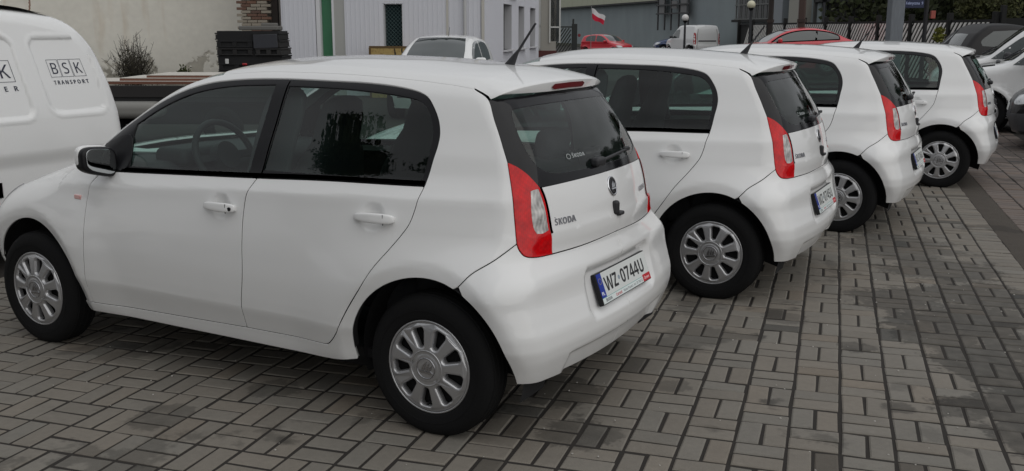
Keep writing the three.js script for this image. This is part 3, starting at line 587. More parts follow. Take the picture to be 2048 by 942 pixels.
  const wh = []; for (const cx of [0, -2.42]) for (const s of [1, -1]) { const cyl = new THREE.CylinderGeometry(.385, .385, .2, 36, 1, true, Math.PI / 2 - .3, Math.PI + .6).rotateX(Math.PI / 2).translate(cx, .29, s * .60); wh.push(cyl, new THREE.RingGeometry(.0, .385, 36, 1, -.3, Math.PI + .6).translate(cx, .29, s * .53)); const pts = arch(cx, .05, Math.PI - .05, .362, 30); const pos = [], idx = []; pts.forEach((p, i) => { const w = hatch.w(cx + (p[0] - cx), p[1]); const zz = Math.max(.5, hatch.band(...hatch.toBand([p[0], p[1], w]))[2]) * 1; pos.push(p[0], p[1], s * (zz - .004), cx + (p[0] - cx) * 1.06, .29 + (p[1] - .29) * 1.06, s * (zz - .06)); if (i) { const a = (i - 1) * 2; idx.push(a, a + 1, a + 3, a, a + 3, a + 2); } }); const g = new THREE.BufferGeometry(); g.setAttribute('position', new THREE.Float32BufferAttribute(pos, 3)); g.setIndex(idx); g.computeVertexNormals(); wh.push(g); }
  add('wheel_house', merge(wh), M.dark);
  const seats = []; for (const z of [.35, -.35]) add('seat', seat(-.97, z), M.fabric);
  add('rear_bench', merge([new RoundedBoxGeometry(.5, .16, 1.15, 3, .06).translate(-.45, .48, 0), new RoundedBoxGeometry(.14, .56, 1.15, 3, .06).rotateZ(-.28).translate(-.10, .74, 0), ...[.32, -.32].map(z => new RoundedBoxGeometry(.09, .15, .26, 3, .04).rotateZ(-.2).translate(-.02, 1.06, z))]), M.fabric);
  add('dashboard', merge([new RoundedBoxGeometry(.42, .34, 1.38, 4, .07).translate(-1.82, .80, 0), box(.35, .02, 1.3, -2.02, .955, 0), new RoundedBoxGeometry(.22, .09, .36, 3, .04).translate(-1.67, .985, .36)]), M.trim);
  add('steering_wheel', merge([new THREE.TorusGeometry(.178, .016, 8, 36), box(.33, .035, .02), box(.05, .16, .02, 0, -.09, 0), new THREE.CylinderGeometry(.07, .075, .05, 16).rotateX(Math.PI / 2)]).rotateY(Math.PI / 2).rotateZ(.42).translate(-1.47, .985, .36), M.trim);
  add('parcel_shelf', box(.36, .02, 1.0, .14, .935, 0), M.trim);
  // wheels
  for (const s of [1, -1]) { addWheel(car, hatchWheel, 0, s * .712, s, 0, .285, -.06); addWheel(car, hatchWheel, -2.42, s * .712, s, 0, .285, .1); }
  return car;
}
const row = [[0, 0, 0], [.3182, -2.518, .0182], [.5711, -4.9554, .0089], [.9783, -7.8194, .0487]];
const rowLabels = ['white five-door hatchback nearest the camera, plate ending 0744U', 'second white hatchback in the row, plate ending 0745U', 'third white hatchback of the row, between the second and the farthest', 'farthest white hatchback at the end of the row, in front of a dark car'];
const plates = [null, ['WZ', '0745U'], ['WZ', '0746U'], ['WZ', '0747U']];
const hatchProto = buildHatchback();
row.forEach(([x, z, yaw], i) => {
  const c = i ? hatchProto.clone() : hatchProto;
  c.name = numbered('hatchback_car'); tag(c, rowLabels[i], 'car', 'white hatchbacks parked in a row'); c.position.set(x, 0, z); c.rotation.y = yaw; scene.add(c);
  if (i) c.traverse(o => { if (o.name === 'plate_face') o.material = plateMat(plateTexture(plates[i], 'Nowa Piasecz. tel. 29 760 22 51')); if (o.name === 'wheel') o.rotation.z += [0, .25, -.2, .35][i]; });
});
{ const s = new THREE.Shape([[-.14, -.03], [-.1, .035], [-.02, .01], [.15, .055], [.06, -.04]].map(p => new THREE.Vector2(...p))); const g = new THREE.ExtrudeGeometry(s, { depth: .004, bevelEnabled: false }); g.rotateX(-Math.PI / 2 + .18).rotateY(.5).translate(-1.98, .985, .38); tag(mesh('paper_sheet', g, M.paper, scene), 'folded white paper lying on the dashboard of the nearest car', 'paper'); }
// ------------------------------------------------------------------ ground and paving
const LAT = { a: -.2072, x: 1.305, z: -.7105, p: .2007, q: .2225, sh: .009 };
const lat = (i, j) => { const c = Math.cos(LAT.a), s = Math.sin(LAT.a), c2 = Math.cos(LAT.a + LAT.sh), s2 = Math.sin(LAT.a + LAT.sh); return [LAT.x + LAT.p * c * i - LAT.q * s2 * j, LAT.z + LAT.p * s * i + LAT.q * c2 * j]; };
const dirt = (x, z) => { // oil and damp stains with their own outlines
  const a = fbm(x * 1.1 + 5, z * .9 - 2, 1, 5), b = fbm(x * 3.1, z * 3.3, 9, 4), f = fbm(x * 14, z * 14, 4, 3), g = noise.noise(x * 60, z * 60, 2);
  let k = sst(.22, .28, a + .35 * b + .16 * f + .05 * g) * .5 + sst(.30, .38, b + .25 * f) * .35;
  for (const [cx, cz, r, s] of stains) { const d = Math.hypot(x - cx, (z - cz)) / r + .9 * b + .5 * f + .22 * g; k = Math.max(k, s * (.95 + .5 * f) * (1 - sst(.84, .98, d))); }
  return clamp(k, 0, 1);
};
const stains = [];
{ const put = (i, j, r, s) => { const p = lat(i, j); stains.push([p[0], p[1], r, s]); }; put(2.5, -3.5, .22, .7); put(3.2, -2.2, .25, .8); put(4.5, .2, .3, .85); put(3.8, -6, .3, .7); put(4.2, -8, .35, .75); put(2.6, 1.2, .12, .6); put(4.2, 2.6, .25, .8); put(-7.4, 3.5, .16, .7); put(-5, 4.4, .18, .7); put(1.2, 1.4, .06, .7); put(-1.5, -4.2, .14, .5); put(3.2, -11, .4, .7); put(2, -14, .5, .6); put(-3.6, 1.6, .1, .5); put(4.3, .9, .42, .9); put(3.8, -1.4, .30, .85); put(4.7, 2.1, .36, .9); put(2.4, -4.9, .30, .85); put(3.4, -5.4, .34, .8); put(1.6, -7, .3, .75); put(4.6, -3.2, .3, .8); put(-8.2, 1.8, .16, .75); put(-13.5, 6.2, .13, .6); put(-12.2, 4.2, .12, .6); put(-5.8, 2.5, .2, .7); put(.4, -2.2, .10, .7); }
const PX = 14, stainTex = (() => { // 10 x 10 m of stained concrete, placed once
  const N = 1024; return dataTex(N, N, (u, v) => {
    const x = u * 10 - 6, z = v * 10 - 6.5; const g = fbm(x * 9, z * 9, 2, 4), h = noise.noise(x * 45, z * 45, 3);
    const k = dirt(x, z); let c = .80 + .10 * g + .08 * h; c *= 1 - .68 * k; const e = Math.pow(clamp(c, 0, 1), 1 / 2.2); return [e * 1.0, e * .995, e * .985];
  });
})();
stainTex.wrapS = stainTex.wrapT = THREE.MirroredRepeatWrapping;
const grainTex = dataTex(256, 256, (u, v) => { const a = .5 + .35 * noise.noise(u * 60, v * 60, 1) + .3 * noise.noise(u * 128, v * 128, 2); return [a, a, a]; }, false, 22);
const brickMat = new THREE.MeshStandardMaterial({ color: C3(1, 1, 1), vertexColors: true, map: stainTex, bumpMap: grainTex, bumpScale: .0018, roughness: .78 });
const ground = structure('ground', new THREE.PlaneGeometry(700, 700).rotateX(-Math.PI / 2).translate(0, -.012, -80), std(.055, .052, .048, .95));
const pavement = new THREE.Group(); pavement.name = 'pavement'; pavement.userData.kind = 'structure'; scene.add(pavement);
{
  const bed = new THREE.PlaneGeometry(26, 34, 1, 1).rotateX(-Math.PI / 2).translate(-2, -.0042, -8); mesh('joint_sand', bed, std(.024, .020, .017, .98), pavement);
  const pv = new THREE.Matrix4(); camera.updateMatrixWorld(); camera.updateProjectionMatrix(); pv.multiplyMatrices(camera.projectionMatrix, camera.matrixWorldInverse);
  const bricks = []; const v3 = new THREE.Vector3();
  const add = (pts, kind, tone) => { // pts: centre, half axis a, half axis b (plan)
    const [c, a, b] = pts; let x0 = 9, x1 = -9, y0 = 9, y1 = -9;
    for (const [s, t] of [[1, 1], [1, -1], [-1, 1], [-1, -1]]) { v3.set(c[0] + a[0] * s + b[0] * t, 0, c[1] + a[1] * s + b[1] * t).applyMatrix4(pv); x0 = Math.min(x0, v3.x); x1 = Math.max(x1, v3.x); y0 = Math.min(y0, v3.y); y1 = Math.max(y1, v3.y); }
    v3.set(c[0], 0, c[1]); const d = v3.distanceTo(camera.position); const vis = x1 > -1.02 && x0 < 1.02 && y1 > -1.04 && y0 < 1 && v3.applyMatrix4(pv).z < 1;
    if (!vis && d > 9) return; if (!vis && rnd() < 0) return; bricks.push({ c, a, b, d: vis ? d : d + 50, kind, tone });
  };
  const axis = (o, p) => [p[0] - o[0], p[1] - o[1]];
  for (let i = -26; i < 13; i++) for (let j = -72; j < 13; j++) {
    if (i === 6) continue; // open drain channel
    const o = lat(i, j), ex = axis(o, lat(i + 1, j)), ez = axis(o, lat(i, j + 1)); const at = (u, v) => [o[0] + ex[0] * u + ez[0] * v, o[1] + ex[1] * u + ez[1] * v], sc = (e, k) => [e[0] * k, e[1] * k];
    const jx = .034, jz = .030, red = i > 6; const up = ((i + j) & 1) === 1 && i < 5; // joints as a share of the cell
    const wob = () => rr(-.009, .009);
    const two = up ? [[.25, .5], [.75, .5]] : [[.5, .25], [.5, .75]];
    for (const [u, v] of two) add([at(u + wob(), v + wob()), sc(ex, up ? .25 - jx : .5 - jx), sc(ez, up ? .5 - jz : .25 - jz)], up, red);
  }
  bricks.sort((p, q) => p.d - q.d);
  const geo = b => {
    const w = rr(-.002, .0028), tilt = [rr(-.0012, .0012), rr(-.0012, .0012)], bev = .006; const pos = [], nor = [], uv = [], col = [];
    const rot = rr(-.02, .02), A = [b.a[0] - b.a[1] * rot, b.a[1] + b.a[0] * rot], Bv = [b.b[0] - b.b[1] * rot, b.b[1] + b.b[0] * rot]; const la = Math.hypot(...A), lb = Math.hypot(...Bv);
    const P = (s, t, in_, y) => { const ka = (1 - in_ / la) * s, kb = (1 - in_ / lb) * t; return [b.c[0] + A[0] * ka + Bv[0] * kb, y + w + tilt[0] * s + tilt[1] * t, b.c[1] + A[1] * ka + Bv[1] * kb]; };
    const cn = [[1, 1], [-1, 1], [-1, -1], [1, -1]]; const top = cn.map(([s, t]) => P(s, t, bev, 0)), mid = cn.map(([s, t]) => P(s, t, 0, -.004)), low = cn.map(([s, t]) => P(s, t, 0, -.02));
    const base = b.tone ? [.19, .155, .138] : [.236, .216, .188]; const odd = rnd(); let k = rr(.92, 1.06); let tint = rr(-.006, .006); if (odd < .03) k *= .5; else if (odd < .10) tint += .010;
    const cc = [base[0] * k + tint, base[1] * k, base[2] * k - tint * .7];
    const q = (a, c, d, e) => { const n = new THREE.Vector3().subVectors(new THREE.Vector3(...c), new THREE.Vector3(...a)).cross(new THREE.Vector3().subVectors(new THREE.Vector3(...e), new THREE.Vector3(...a))).normalize(); let o = [a, c, d, a, d, e]; if (n.y < -.01) { n.negate(); o = [a, d, c, a, e, d]; } for (const p of o) { pos.push(...p); nor.push(n.x, n.y, n.z); uv.push((p[0] + 6) / 10, (p[2] + 6.5) / 10); col.push(...cc); } };
    q(...top); for (let i = 0; i < 4; i++) { const k2 = (i + 1) % 4; q(top[i], mid[i], mid[k2], top[k2]); q(mid[i], low[i], low[k2], mid[k2]); }
    const g = new THREE.BufferGeometry(); g.setAttribute('position', new THREE.Float32BufferAttribute(pos, 3)); g.setAttribute('normal', new THREE.Float32BufferAttribute(nor, 3)); g.setAttribute('uv', new THREE.Float32BufferAttribute(uv, 2)); g.setAttribute('color', new THREE.Float32BufferAttribute(col, 3)); return g;
  };
  const rest = [];
  bricks.forEach((b, i) => { const g = geo(b); if (i < 300) mesh(i ? 'paving_block_' + String(i).padStart(3, '0') : 'paving_block', g, brickMat, pavement); else rest.push(g); });
  const r = new THREE.Mesh(mergeGeometries(rest), brickMat); r.name = 'paving_blocks'; r.userData.kind = 'stuff'; r.castShadow = r.receiveShadow = true; pavement.add(r);
  { const pos = [], idx = [], uv = []; let k = 0; for (let j = -72; j < 14; j += .5) { for (let c = 0; c <= 3; c++) { const p = lat(5.98 + c * .347, j); pos.push(p[0] + rr(-.004, .004), c % 3 ? .0015 + rr(-.002, .003) : -.0025, p[1]); uv.push((p[0] + 6) / 10, (p[1] + 6.5) / 10); } if (k++) for (let c = 0; c < 3; c++) { const a = (k - 2) * 4 + c; idx.push(a, a + 4, a + 5, a, a + 5, a + 1); } } const g = new THREE.BufferGeometry(); g.setAttribute('position', new THREE.Float32BufferAttribute(pos, 3)); g.setAttribute('uv', new THREE.Float32BufferAttribute(uv, 2)); g.setIndex(idx); g.computeVertexNormals(); mesh('dirt_channel', g, std(.085, .072, .06, .95, { map: stainTex, bumpMap: grainTex, bumpScale: .006 }), pavement); }
  // pebbles and grit lying on the blocks
  const gr = []; const ico = new THREE.IcosahedronGeometry(1, 0); for (let i = 0; i < 260; i++) { const p = lat(rr(-18, 6), rr(-14, 8)), s = rr(.0022, .0055); gr.push(ico.clone().scale(s, s * .7, s).rotateY(rr(0, 6)).translate(p[0], .002, p[1])); }
  const gm = mesh('grit', gr, std(.42, .40, .37, .9), pavement); gm.userData.kind = 'stuff';
}
// ------------------------------------------------------------------ other vehicles: one shell with wheel openings, panes, lamps, wheels
const prof = (x, k) => Math.sign(x) * Math.pow(Math.abs(x), k);
function makeBody(s) {
  const tp = mono(s.top), rp = mono(s.tail), np = mono(s.nose), xm = (s.tail[0][1] - s.nose[0][1]) / 2;
  const xr = Math.max(...s.tail.map(p => p[1])) - .5, xf = -(Math.max(...s.nose.map(p => p[1])) - .6);
  return new Body({
    xr, xf, zp: s.W * .4, R: .45, ybase: s.belt * .75, yb: s.clear ?? .2,
    w(x, y) {
      let v = s.W - (s.lean ?? .36) * Math.max(0, y - s.belt) ** 1.15 - .25 * Math.max(0, .5 - y) ** 1.4;
      v -= (s.pinch ?? .05) * Math.max(0, Math.abs(x - xm) / (s.len / 2) - .35) ** 2;
      v -= .012 * sst(-.02, .02, s.belt - .06 - y) * sst(-.02, .03, y - .6) * (s.crease ?? 1);
      for (const cx of s.axles) { const d = Math.hypot(x - cx, y - s.R); v += .02 * (1 - sst(s.R + .09, s.R + .16, d)); }
      if (s.emboss) v += s.emboss(x, y);
      return v;
    },
    r(z, y) { return rp(y) - (s.bowR ?? .12) * z * z; }, n(z, y) { return np(y) - (s.bowN ?? .3) * z * z; }, rn: () => s.rn ?? .22,
    t(x, z) { const k = z / s.W; return tp(x) - (s.crown ?? .07) * k * k; }, rs: () => s.rs ?? .1, rt: () => s.rt ?? .09,
  });
}
function shell(B, s, N = 44) {
  const g = new THREE.BoxGeometry(2, 2, 2, N, Math.round(N * .6), Math.round(N * .6)), p = g.attributes.position, nn = g.attributes.normal;
  const x0 = -Math.max(...s.nose.map(q => q[1])), x1 = Math.max(...s.tail.map(q => q[1])), xc = (x0 + x1) / 2, hx = (x1 - x0) / 2, H = Math.max(...s.top.map(q => q[1])), yc = s.yc ?? .72;
  const yb = s.clear ?? .2, zi = s.W - .22;
  const F = (x, y, z) => {
    let f = Math.max(B.F(x, y, z), yb - y);
    if (Math.abs(z) > zi) for (const cx of s.axles) f = Math.max(f, Math.min(s.R + .065 - Math.hypot(x - cx, y - s.R), Math.abs(z) - zi));
    return f;
  };
  for (let i = 0; i < p.count; i++) {
    const X = p.getX(i), Y = p.getY(i), Z = p.getZ(i);
    let d = [X * hx, Y * (Y > 0 ? H - yc : yc - yb), Z * s.W]; const l = Math.hypot(...d); d = d.map(v => v / l);
    let t = 0; const st = .05; while (t < 4 && F(xc + d[0] * t, yc + d[1] * t, d[2] * t) < 0) t += st;
    let lo = Math.max(0, t - st), hi = t; for (let k = 0; k < 22; k++) { const m = (lo + hi) / 2; if (F(xc + d[0] * m, yc + d[1] * m, d[2] * m) < 0) lo = m; else hi = m; }
    const P = [xc + d[0] * lo, yc + d[1] * lo, d[2] * lo]; p.setXYZ(i, ...P);
    const e = .004, n = new THREE.Vector3(F(P[0] + e, P[1], P[2]) - F(P[0] - e, P[1], P[2]), F(P[0], P[1] + e, P[2]) - F(P[0], P[1] - e, P[2]), F(P[0], P[1], P[2] + e) - F(P[0], P[1], P[2] - e)).normalize(); nn.setXYZ(i, n.x, n.y, n.z);
  }
  return g;
}
const paint = (r, g, b) => phys(r, g, b, .45, { clearcoat: 1, clearcoatRoughness: .05 });
const V = { pane: phys(.03, .04, .04, .03, { clearcoat: 1, clearcoatRoughness: 0.02 }), lampW: phys(.7, .72, .74, .1, { clearcoat: 1 }), lampR: phys(.4, .01, .015, .15, { clearcoat: 1 }), grey: std(.05, .05, .055, .6), plate: std(.72, .73, .72, .5) };
function vehicle(name, label, category, s, [x, z], yaw, scaleY = 0) {
  const B = makeBody(s), fn = (a, b) => B.band(a, b), ft = (a, b) => B.top(a, b), o = group(name, label, category);
  o.position.set(x, scaleY, z); o.rotation.y = yaw;
  const body = mesh('body', shell(B, s, s.N ?? 44), s.paint, o);
  const tb = a => a.map(q => B.toBand(q));
  const side = (nm, runs, mat, par, off = .004, cell = .1, lip = .006) => { const g = panel(B, outline(...runs.map(tb)), { fn, cell, off, lip }); mesh(nm, g, mat, par); mesh(nm, mirrorZ(g), mat, par); };
  for (const wdw of s.windows ?? []) side('side_window', wdw, V.pane, o);
  for (const d of s.strips ?? []) { const g = ribbon(fn, B, outline(...d.runs.map(tb)), d.w ?? .012, d.off ?? .006); mesh(d.name, g, d.mat, o); if (!d.one) mesh(d.name, mirrorZ(g), d.mat, o); }
  for (const d of s.patches ?? []) side(d.name, d.runs, d.mat, o, d.off ?? .006, .1, d.lip ?? .008);
  for (const d of s.tops ?? []) { const g = panel(B, d.pts, { fn: ft, cell: d.cell ?? .12, off: d.off ?? .005, lip: .006, half: 1 }); mesh(d.name, merge(both(g)), d.mat ?? V.pane, o); }
  for (const d of s.ends ?? []) { // on the tail or nose: z, y outline of the half
    const cs = d.nose ? B.xf - B.R * Math.PI / 2 - B.zp : B.sc; const P = d.pts.map(([zz, y]) => d.nose ? [cs + Math.max(zz, 0), y] : [cs - Math.max(zz, 0), y]);
    const g = panel(B, P, { fn, cell: .1, off: d.off ?? .006, lip: .008, half: d.mid ? 1 : 0 }); mesh(d.name, d.mid ? merge(both(g)) : g, d.mat, o); if (!d.mid) mesh(d.name, mirrorZ(g), d.mat, o);
  }
  if (s.mirrorAt) for (const k of [1, -1]) { const [mx, my, mz] = s.mirrorAt; mesh('door_mirror', merge([new RoundedBoxGeometry(.12, .15, .2, 3, .05).translate(mx, my, k * mz), rod([mx, my - .04, k * (mz - .15)], [mx, my - .03, k * mz], .02)]), s.mirrorMat ?? s.paint, o); }
  const wk = s.wheel ?? wheelParts(s.R, .19, s.R * .66, 7, false), zt = s.W - .115;
  for (const ax of s.axles) for (const k of [1, -1]) addWheel(o, wk, ax, k * zt, k, 0, s.R, ax);
  mesh('wheel_house', merge(s.axles.flatMap(ax => [1, -1].map(k => new THREE.CircleGeometry(s.R + .07, 28).translate(ax, s.R, k * (s.W - .215))))), M.dark, o);
  if (s.wings) for (const ax of s.axles) { const r = s.R + .072, arc = []; for (let i = 0; i <= 24; i++) { const a = Math.PI + .25 - i / 24 * (Math.PI + .5); arc.push([ax + r * Math.cos(a), s.R + r * Math.sin(a)]); } side('wing', [[arc[0], [ax - r - .26, arc[0][1]]], [[ax - r - .26, arc[0][1]], [ax - r - .26, .62, .8]], [[ax - r - .26, .62, .8], [ax - .2, s.R + r + .14], [ax + r + .16, .64]], [[ax + r + .16, .64], [ax + r + .16, arc[24][1]]], [[ax + r + .16, arc[24][1]], arc[24]], arc.slice().reverse()], s.paint, o, .0025, .03, .05); }
  if (s.extra) s.extra(o, B);
  return o;
}
const smallHatch = (pt, H = 1.46) => ({
  W: .82, len: 3.6, R: .29, belt: .95, axles: [0, -2.4], paint: pt,
  top: [[-3.1, .45], [-2.98, .70], [-2.8, .80], [-2.45, .91], [-2.1, .99], [-1.75, 1.2], [-1.4, 1.38], [-1.1, H - .02], [-.7, H], [-.2, H - .03], [.2, H - .09], [.5, H - .2]],
  tail: [[.2, .48], [.4, .54], [.6, .54], [.8, .5], [1.0, .45], [1.2, .36], [1.35, .28]], nose: [[.2, 2.92], [.45, 3.0], [.65, 2.98], [.8, 2.9]],
  windows: [[[[-1.9, .97], [-1.72, 1.12], [-1.35, 1.31], [-1.1, 1.36], [-.92, 1.37]], [[-.92, 1.37], [-.96, .98]], [[-.96, .98], [-1.9, .97]]], [[[-.88, .98], [-.84, 1.37]], [[-.84, 1.37], [-.4, 1.35], [-.12, 1.27], [-.04, 1.15], [-.06, 1.0]], [[-.06, 1.0], [-.88, .98]]]],
  tops: [{ name: 'windscreen', pts: [[-2.08, 0], [-2.05, .35], [-1.93, .62], [-1.7, .6], [-1.4, .545], [-1.22, .51], [-1.24, .3], [-1.26, 0]] }],
  mirrorAt: [-1.78, 1.0, .93],
  patches: [{ name: 'headlight', mat: V.lampW, runs: [[[-2.55, .74, .74], [-2.7, .755, .66], [-2.84, .72, .5]], [[-2.84, .72, .5], [-2.9, .62, .5], [-2.75, .62, .68], [-2.55, .74, .74]]] }],
  ends: [{ name: 'grille', nose: 1, mid: 1, mat: V.grey, pts: [[0, .40], [.42, .40], [.40, .52], [0, .54]] }, { name: 'number_plate', nose: 1, mid: 1, mat: V.plate, off: .012, pts: [[0, .5], [.26, .5], [.26, .6], [0, .6]] }],
});
const smallVan = (pt, H = 1.8) => ({
  W: .86, len: 4.15, R: .31, belt: 1.0, axles: [0, -2.69], paint: pt, lean: .17, crease: 0, rt: .1, crown: .06, bowR: .06,
  top: [[-3.5, .5], [-3.36, .82], [-3.15, .96], [-2.75, 1.06], [-2.45, 1.12], [-2.1, 1.40], [-1.75, 1.66], [-1.45, H - .03], [-.9, H], [0, H], [.5, H - .03], [.8, H - .1]],
  tail: [[.2, .66], [.45, .74], [.62, .74], [.8, .70], [1.3, .69], [1.55, .65], [1.7, .58]], nose: [[.2, 3.3], [.5, 3.42], [.72, 3.4], [.9, 3.3]],
  windows: [[[[-2.35, 1.06], [-2.1, 1.27], [-1.85, 1.46], [-1.7, 1.52]], [[-1.7, 1.52], [-1.3, 1.54], [-1.25, 1.06]], [[-1.25, 1.06], [-2.35, 1.06]]]],
  tops: [{ name: 'windscreen', pts: [[-2.5, 0], [-2.46, .4], [-2.34, .70], [-2.1, .70], [-1.8, .65], [-1.6, .6], [-1.58, .3], [-1.62, 0]] }],
  mirrorAt: [-2.08, 1.12, .98], mirrorMat: V.grey,
  patches: [{ name: 'headlight', mat: V.lampW, runs: [[[-2.95, .86, .8], [-3.15, .9, .68], [-3.28, .85, .5]], [[-3.28, .85, .5], [-3.34, .72, .5], [-3.15, .70, .72], [-2.95, .86, .8]]] }, { name: 'tail_light', mat: V.lampR, runs: [[[.60, .72, .84], [.56, 1.1, .82], [.52, 1.38, .78]], [[.52, 1.38, .78], [.60, 1.36, .70], [.685, 1.1, .72], [.70, .72, .74]], [[.70, .72, .74], [.60, .72, .84]]] }],
  ends: [{ name: 'grille', nose: 1, mid: 1, mat: V.grey, pts: [[0, .36], [.5, .36], [.48, .58], [0, .6]] }],
});
// nose-on white supermini in front of the sheet-metal building
vehicle('supermini_car', 'white supermini facing the camera beside the sheet metal building', 'car', { ...smallHatch(M.white, 1.48), W: .74, tops: smallHatch(M.white).tops.map(t => ({ ...t, pts: t.pts.map(([x, z]) => [x, z * .89]) })), mirrorAt: [-1.78, 1.0, .85], extra(o) { mesh('antenna', rod([-1.15, 1.44, .1], [-1.02, 1.62, .1], .006, .004), M.black, o); } }, [-8.85, -13.3], 1.93);
// red hatchback far off
vehicle('red_hatchback', 'small bright red hatchback parked by the long grey wall', 'car', smallHatch(paint(.62, .012, .03), 1.46), [-25.6, -56.4], 2.86, -.2);
// white panel van far off, tail lights towards us
vehicle('panel_van', 'white panel van seen from behind in front of the striped fence', 'van', { ...smallVan(M.white, 1.84), ends: [{ name: 'number_plate', mid: 1, mat: V.plate, pts: [[0, .74], [.3, .74], [.3, .85], [0, .85]] }, { name: 'bumper_trim', mid: 1, mat: V.grey, pts: [[0, .88], [.55, .88], [.55, .95], [0, .95]] }], strips: [{ name: 'door_gap', w: .008, mat: M.dark, off: .003, runs: [[[.72, .45, .66], [.715, 1.0, .66], [.66, 1.6, .6]]] }] }, [-16.7, -52.1], -.78);
// blue car behind the van
vehicle('blue_car', 'blue car mostly hidden behind the distant white van', 'car', smallHatch(paint(.03, .06, .17), 1.45), [-18.6, -57.6], .4);
// red coupe
vehicle('red_coupe', 'red four-door coupe with chrome window surround by the striped fence', 'car', {
  W: .9, len: 4.75, R: .33, belt: .98, axles: [0, -2.71], paint: paint(.60, .012, .03), lean: .62, crown: .08, pinch: .06,
  top: [[-3.75, .5], [-3.55, .74], [-3.1, .88], [-2.6, .96], [-2.1, 1.02], [-1.7, 1.24], [-1.3, 1.41], [-.9, 1.48], [-.5, 1.5], [-.1, 1.46], [.3, 1.34], [.65, 1.19], [.95, 1.11], [1.15, 1.09], [1.3, 1.0]],
  tail: [[.25, 1.05], [.5, 1.1], [.8, 1.1], [1.02, 1.08], [1.2, .95]], nose: [[.2, 3.5], [.45, 3.62], [.65, 3.6], [.8, 3.45]],
  windows: [[[[-1.85, 1.03], [-1.55, 1.2], [-1.15, 1.33], [-.7, 1.385], [-.3, 1.375], [.1, 1.31], [.32, 1.22], [.34, 1.13]], [[.34, 1.13], [-.6, 1.09], [-1.85, 1.03]]]],
  strips: [{ name: 'window_chrome', w: .015, off: .008, mat: M.chrome, runs: [[[-1.86, 1.025], [-1.56, 1.21], [-1.15, 1.345], [-.7, 1.40], [-.3, 1.39], [.1, 1.325], [.335, 1.23], [.355, 1.12]], [[.355, 1.12], [-.6, 1.08], [-1.86, 1.025]]] }, { name: 'pillar_gap', w: .03, off: .007, mat: M.frame, runs: [[[-.42, 1.09], [-.36, 1.37]]] }],
  tops: [{ name: 'windscreen', pts: [[-2.1, 0], [-2.06, .4], [-1.95, .66], [-1.6, .62], [-1.25, .55], [-1.15, .5], [-1.2, .25], [-1.22, 0]] }],
  mirrorAt: [-1.62, 1.08, 1.0],
}, [-5.2, -30.0], .52, .15);
// dark tall hatchback
vehicle('dark_hatchback', 'dark grey tall hatchback parked by the striped fence on the right', 'car', { ...smallHatch(phys(.012, .011, .012, .45, { specularIntensity: .6 }), 1.62), W: .88, belt: 1.02, top: [[-3.1, .5], [-2.98, .8], [-2.8, .95], [-2.45, 1.05], [-2.1, 1.14], [-1.75, 1.40], [-1.4, 1.61], [-1.1, 1.70], [-.7, 1.74], [-.2, 1.73], [.1, 1.69], [.4, 1.60]], tail: [[.2, .5], [.4, .56], [.7, .56], [.95, .52], [1.15, .42], [1.35, .26], [1.5, .12], [1.55, .05]], windows: [[[[-1.85, 1.16], [-1.3, 1.52], [-.95, 1.58]], [[-.95, 1.58], [-.98, 1.16]], [[-.98, 1.16], [-1.85, 1.16]]], [[[-.9, 1.16], [-.87, 1.58]], [[-.87, 1.58], [-.3, 1.55]], [[-.3, 1.55], [0, 1.32], [-.02, 1.22]], [[-.02, 1.22], [-.9, 1.16]]]], ends: [{ name: 'rear_window', mid: 1, mat: V.pane, pts: [[0, 1.12], [.6, 1.12], [.5, 1.48], [0, 1.5]] }, { name: 'number_plate', mid: 1, mat: V.plate, pts: [[0, .72], [.26, .72], [.26, .82], [0, .82]] }], patches: [{ name: 'tail_light', mat: V.lampR, runs: [[[.3, 1.12, .74], [.42, 1.1, .6], [.5, .95, .62], [.4, .95, .76], [.3, 1.12, .74]]] }] }, [-.15, -22.3], -2.62);
// white people carriers across the aisle
const carrier = { ...smallVan(M.white, 1.78), wings: 1 };
const wip = (o, B) => mesh('wiper', merge([.12, -.42].map(z => { const a = B.top(-2.46, Math.abs(z) + .02), b = B.top(-2.28, Math.abs(z + .42) * .9 + .05); return rod([-2.47, a[1] + .03, z], [-2.25, b[1] + .045, z + .5], .012, .008); }).concat([box(.06, .03, 1.0, -2.56, B.top(-2.55, 0)[1] - .01, 0)])), M.black, o);
vehicle('white_minivan', 'white minivan across the aisle with raked windscreen and black door mirror', 'van', { ...carrier, extra: wip }, [3.05, -17.7], .1);
vehicle('white_minivan', 'white minivan nose between the farthest hatchback and the dark car', 'van', { ...carrier, extra: wip, strips: [{ name: 'bonnet_gap', w: .006, off: .004, mat: M.dark, runs: [[[-3.2, .93, .62], [-2.9, 1.0, .68], [-2.6, 1.05, .72]]] }] }, [3.62, -14.3], .06);
vehicle('dark_car', 'dark grey car with a black bumper at the right edge of the picture', 'car', { ...smallHatch(phys(.012, .012, .014, .4, { clearcoat: .35 }), 1.6), patches: [{ name: 'lower_bumper', mat: V.grey, runs: [[[-2.6, .25, .8], [-2.85, .25, .65], [-2.97, .25, .3]], [[-2.97, .25, .3], [-2.99, .46, .3]], [[-2.99, .46, .3], [-2.87, .48, .67], [-2.62, .5, .8]], [[-2.62, .5, .8], [-2.6, .25, .8]]] }, ...smallHatch(M.white).patches] }, [4.38, -11.85], .02);
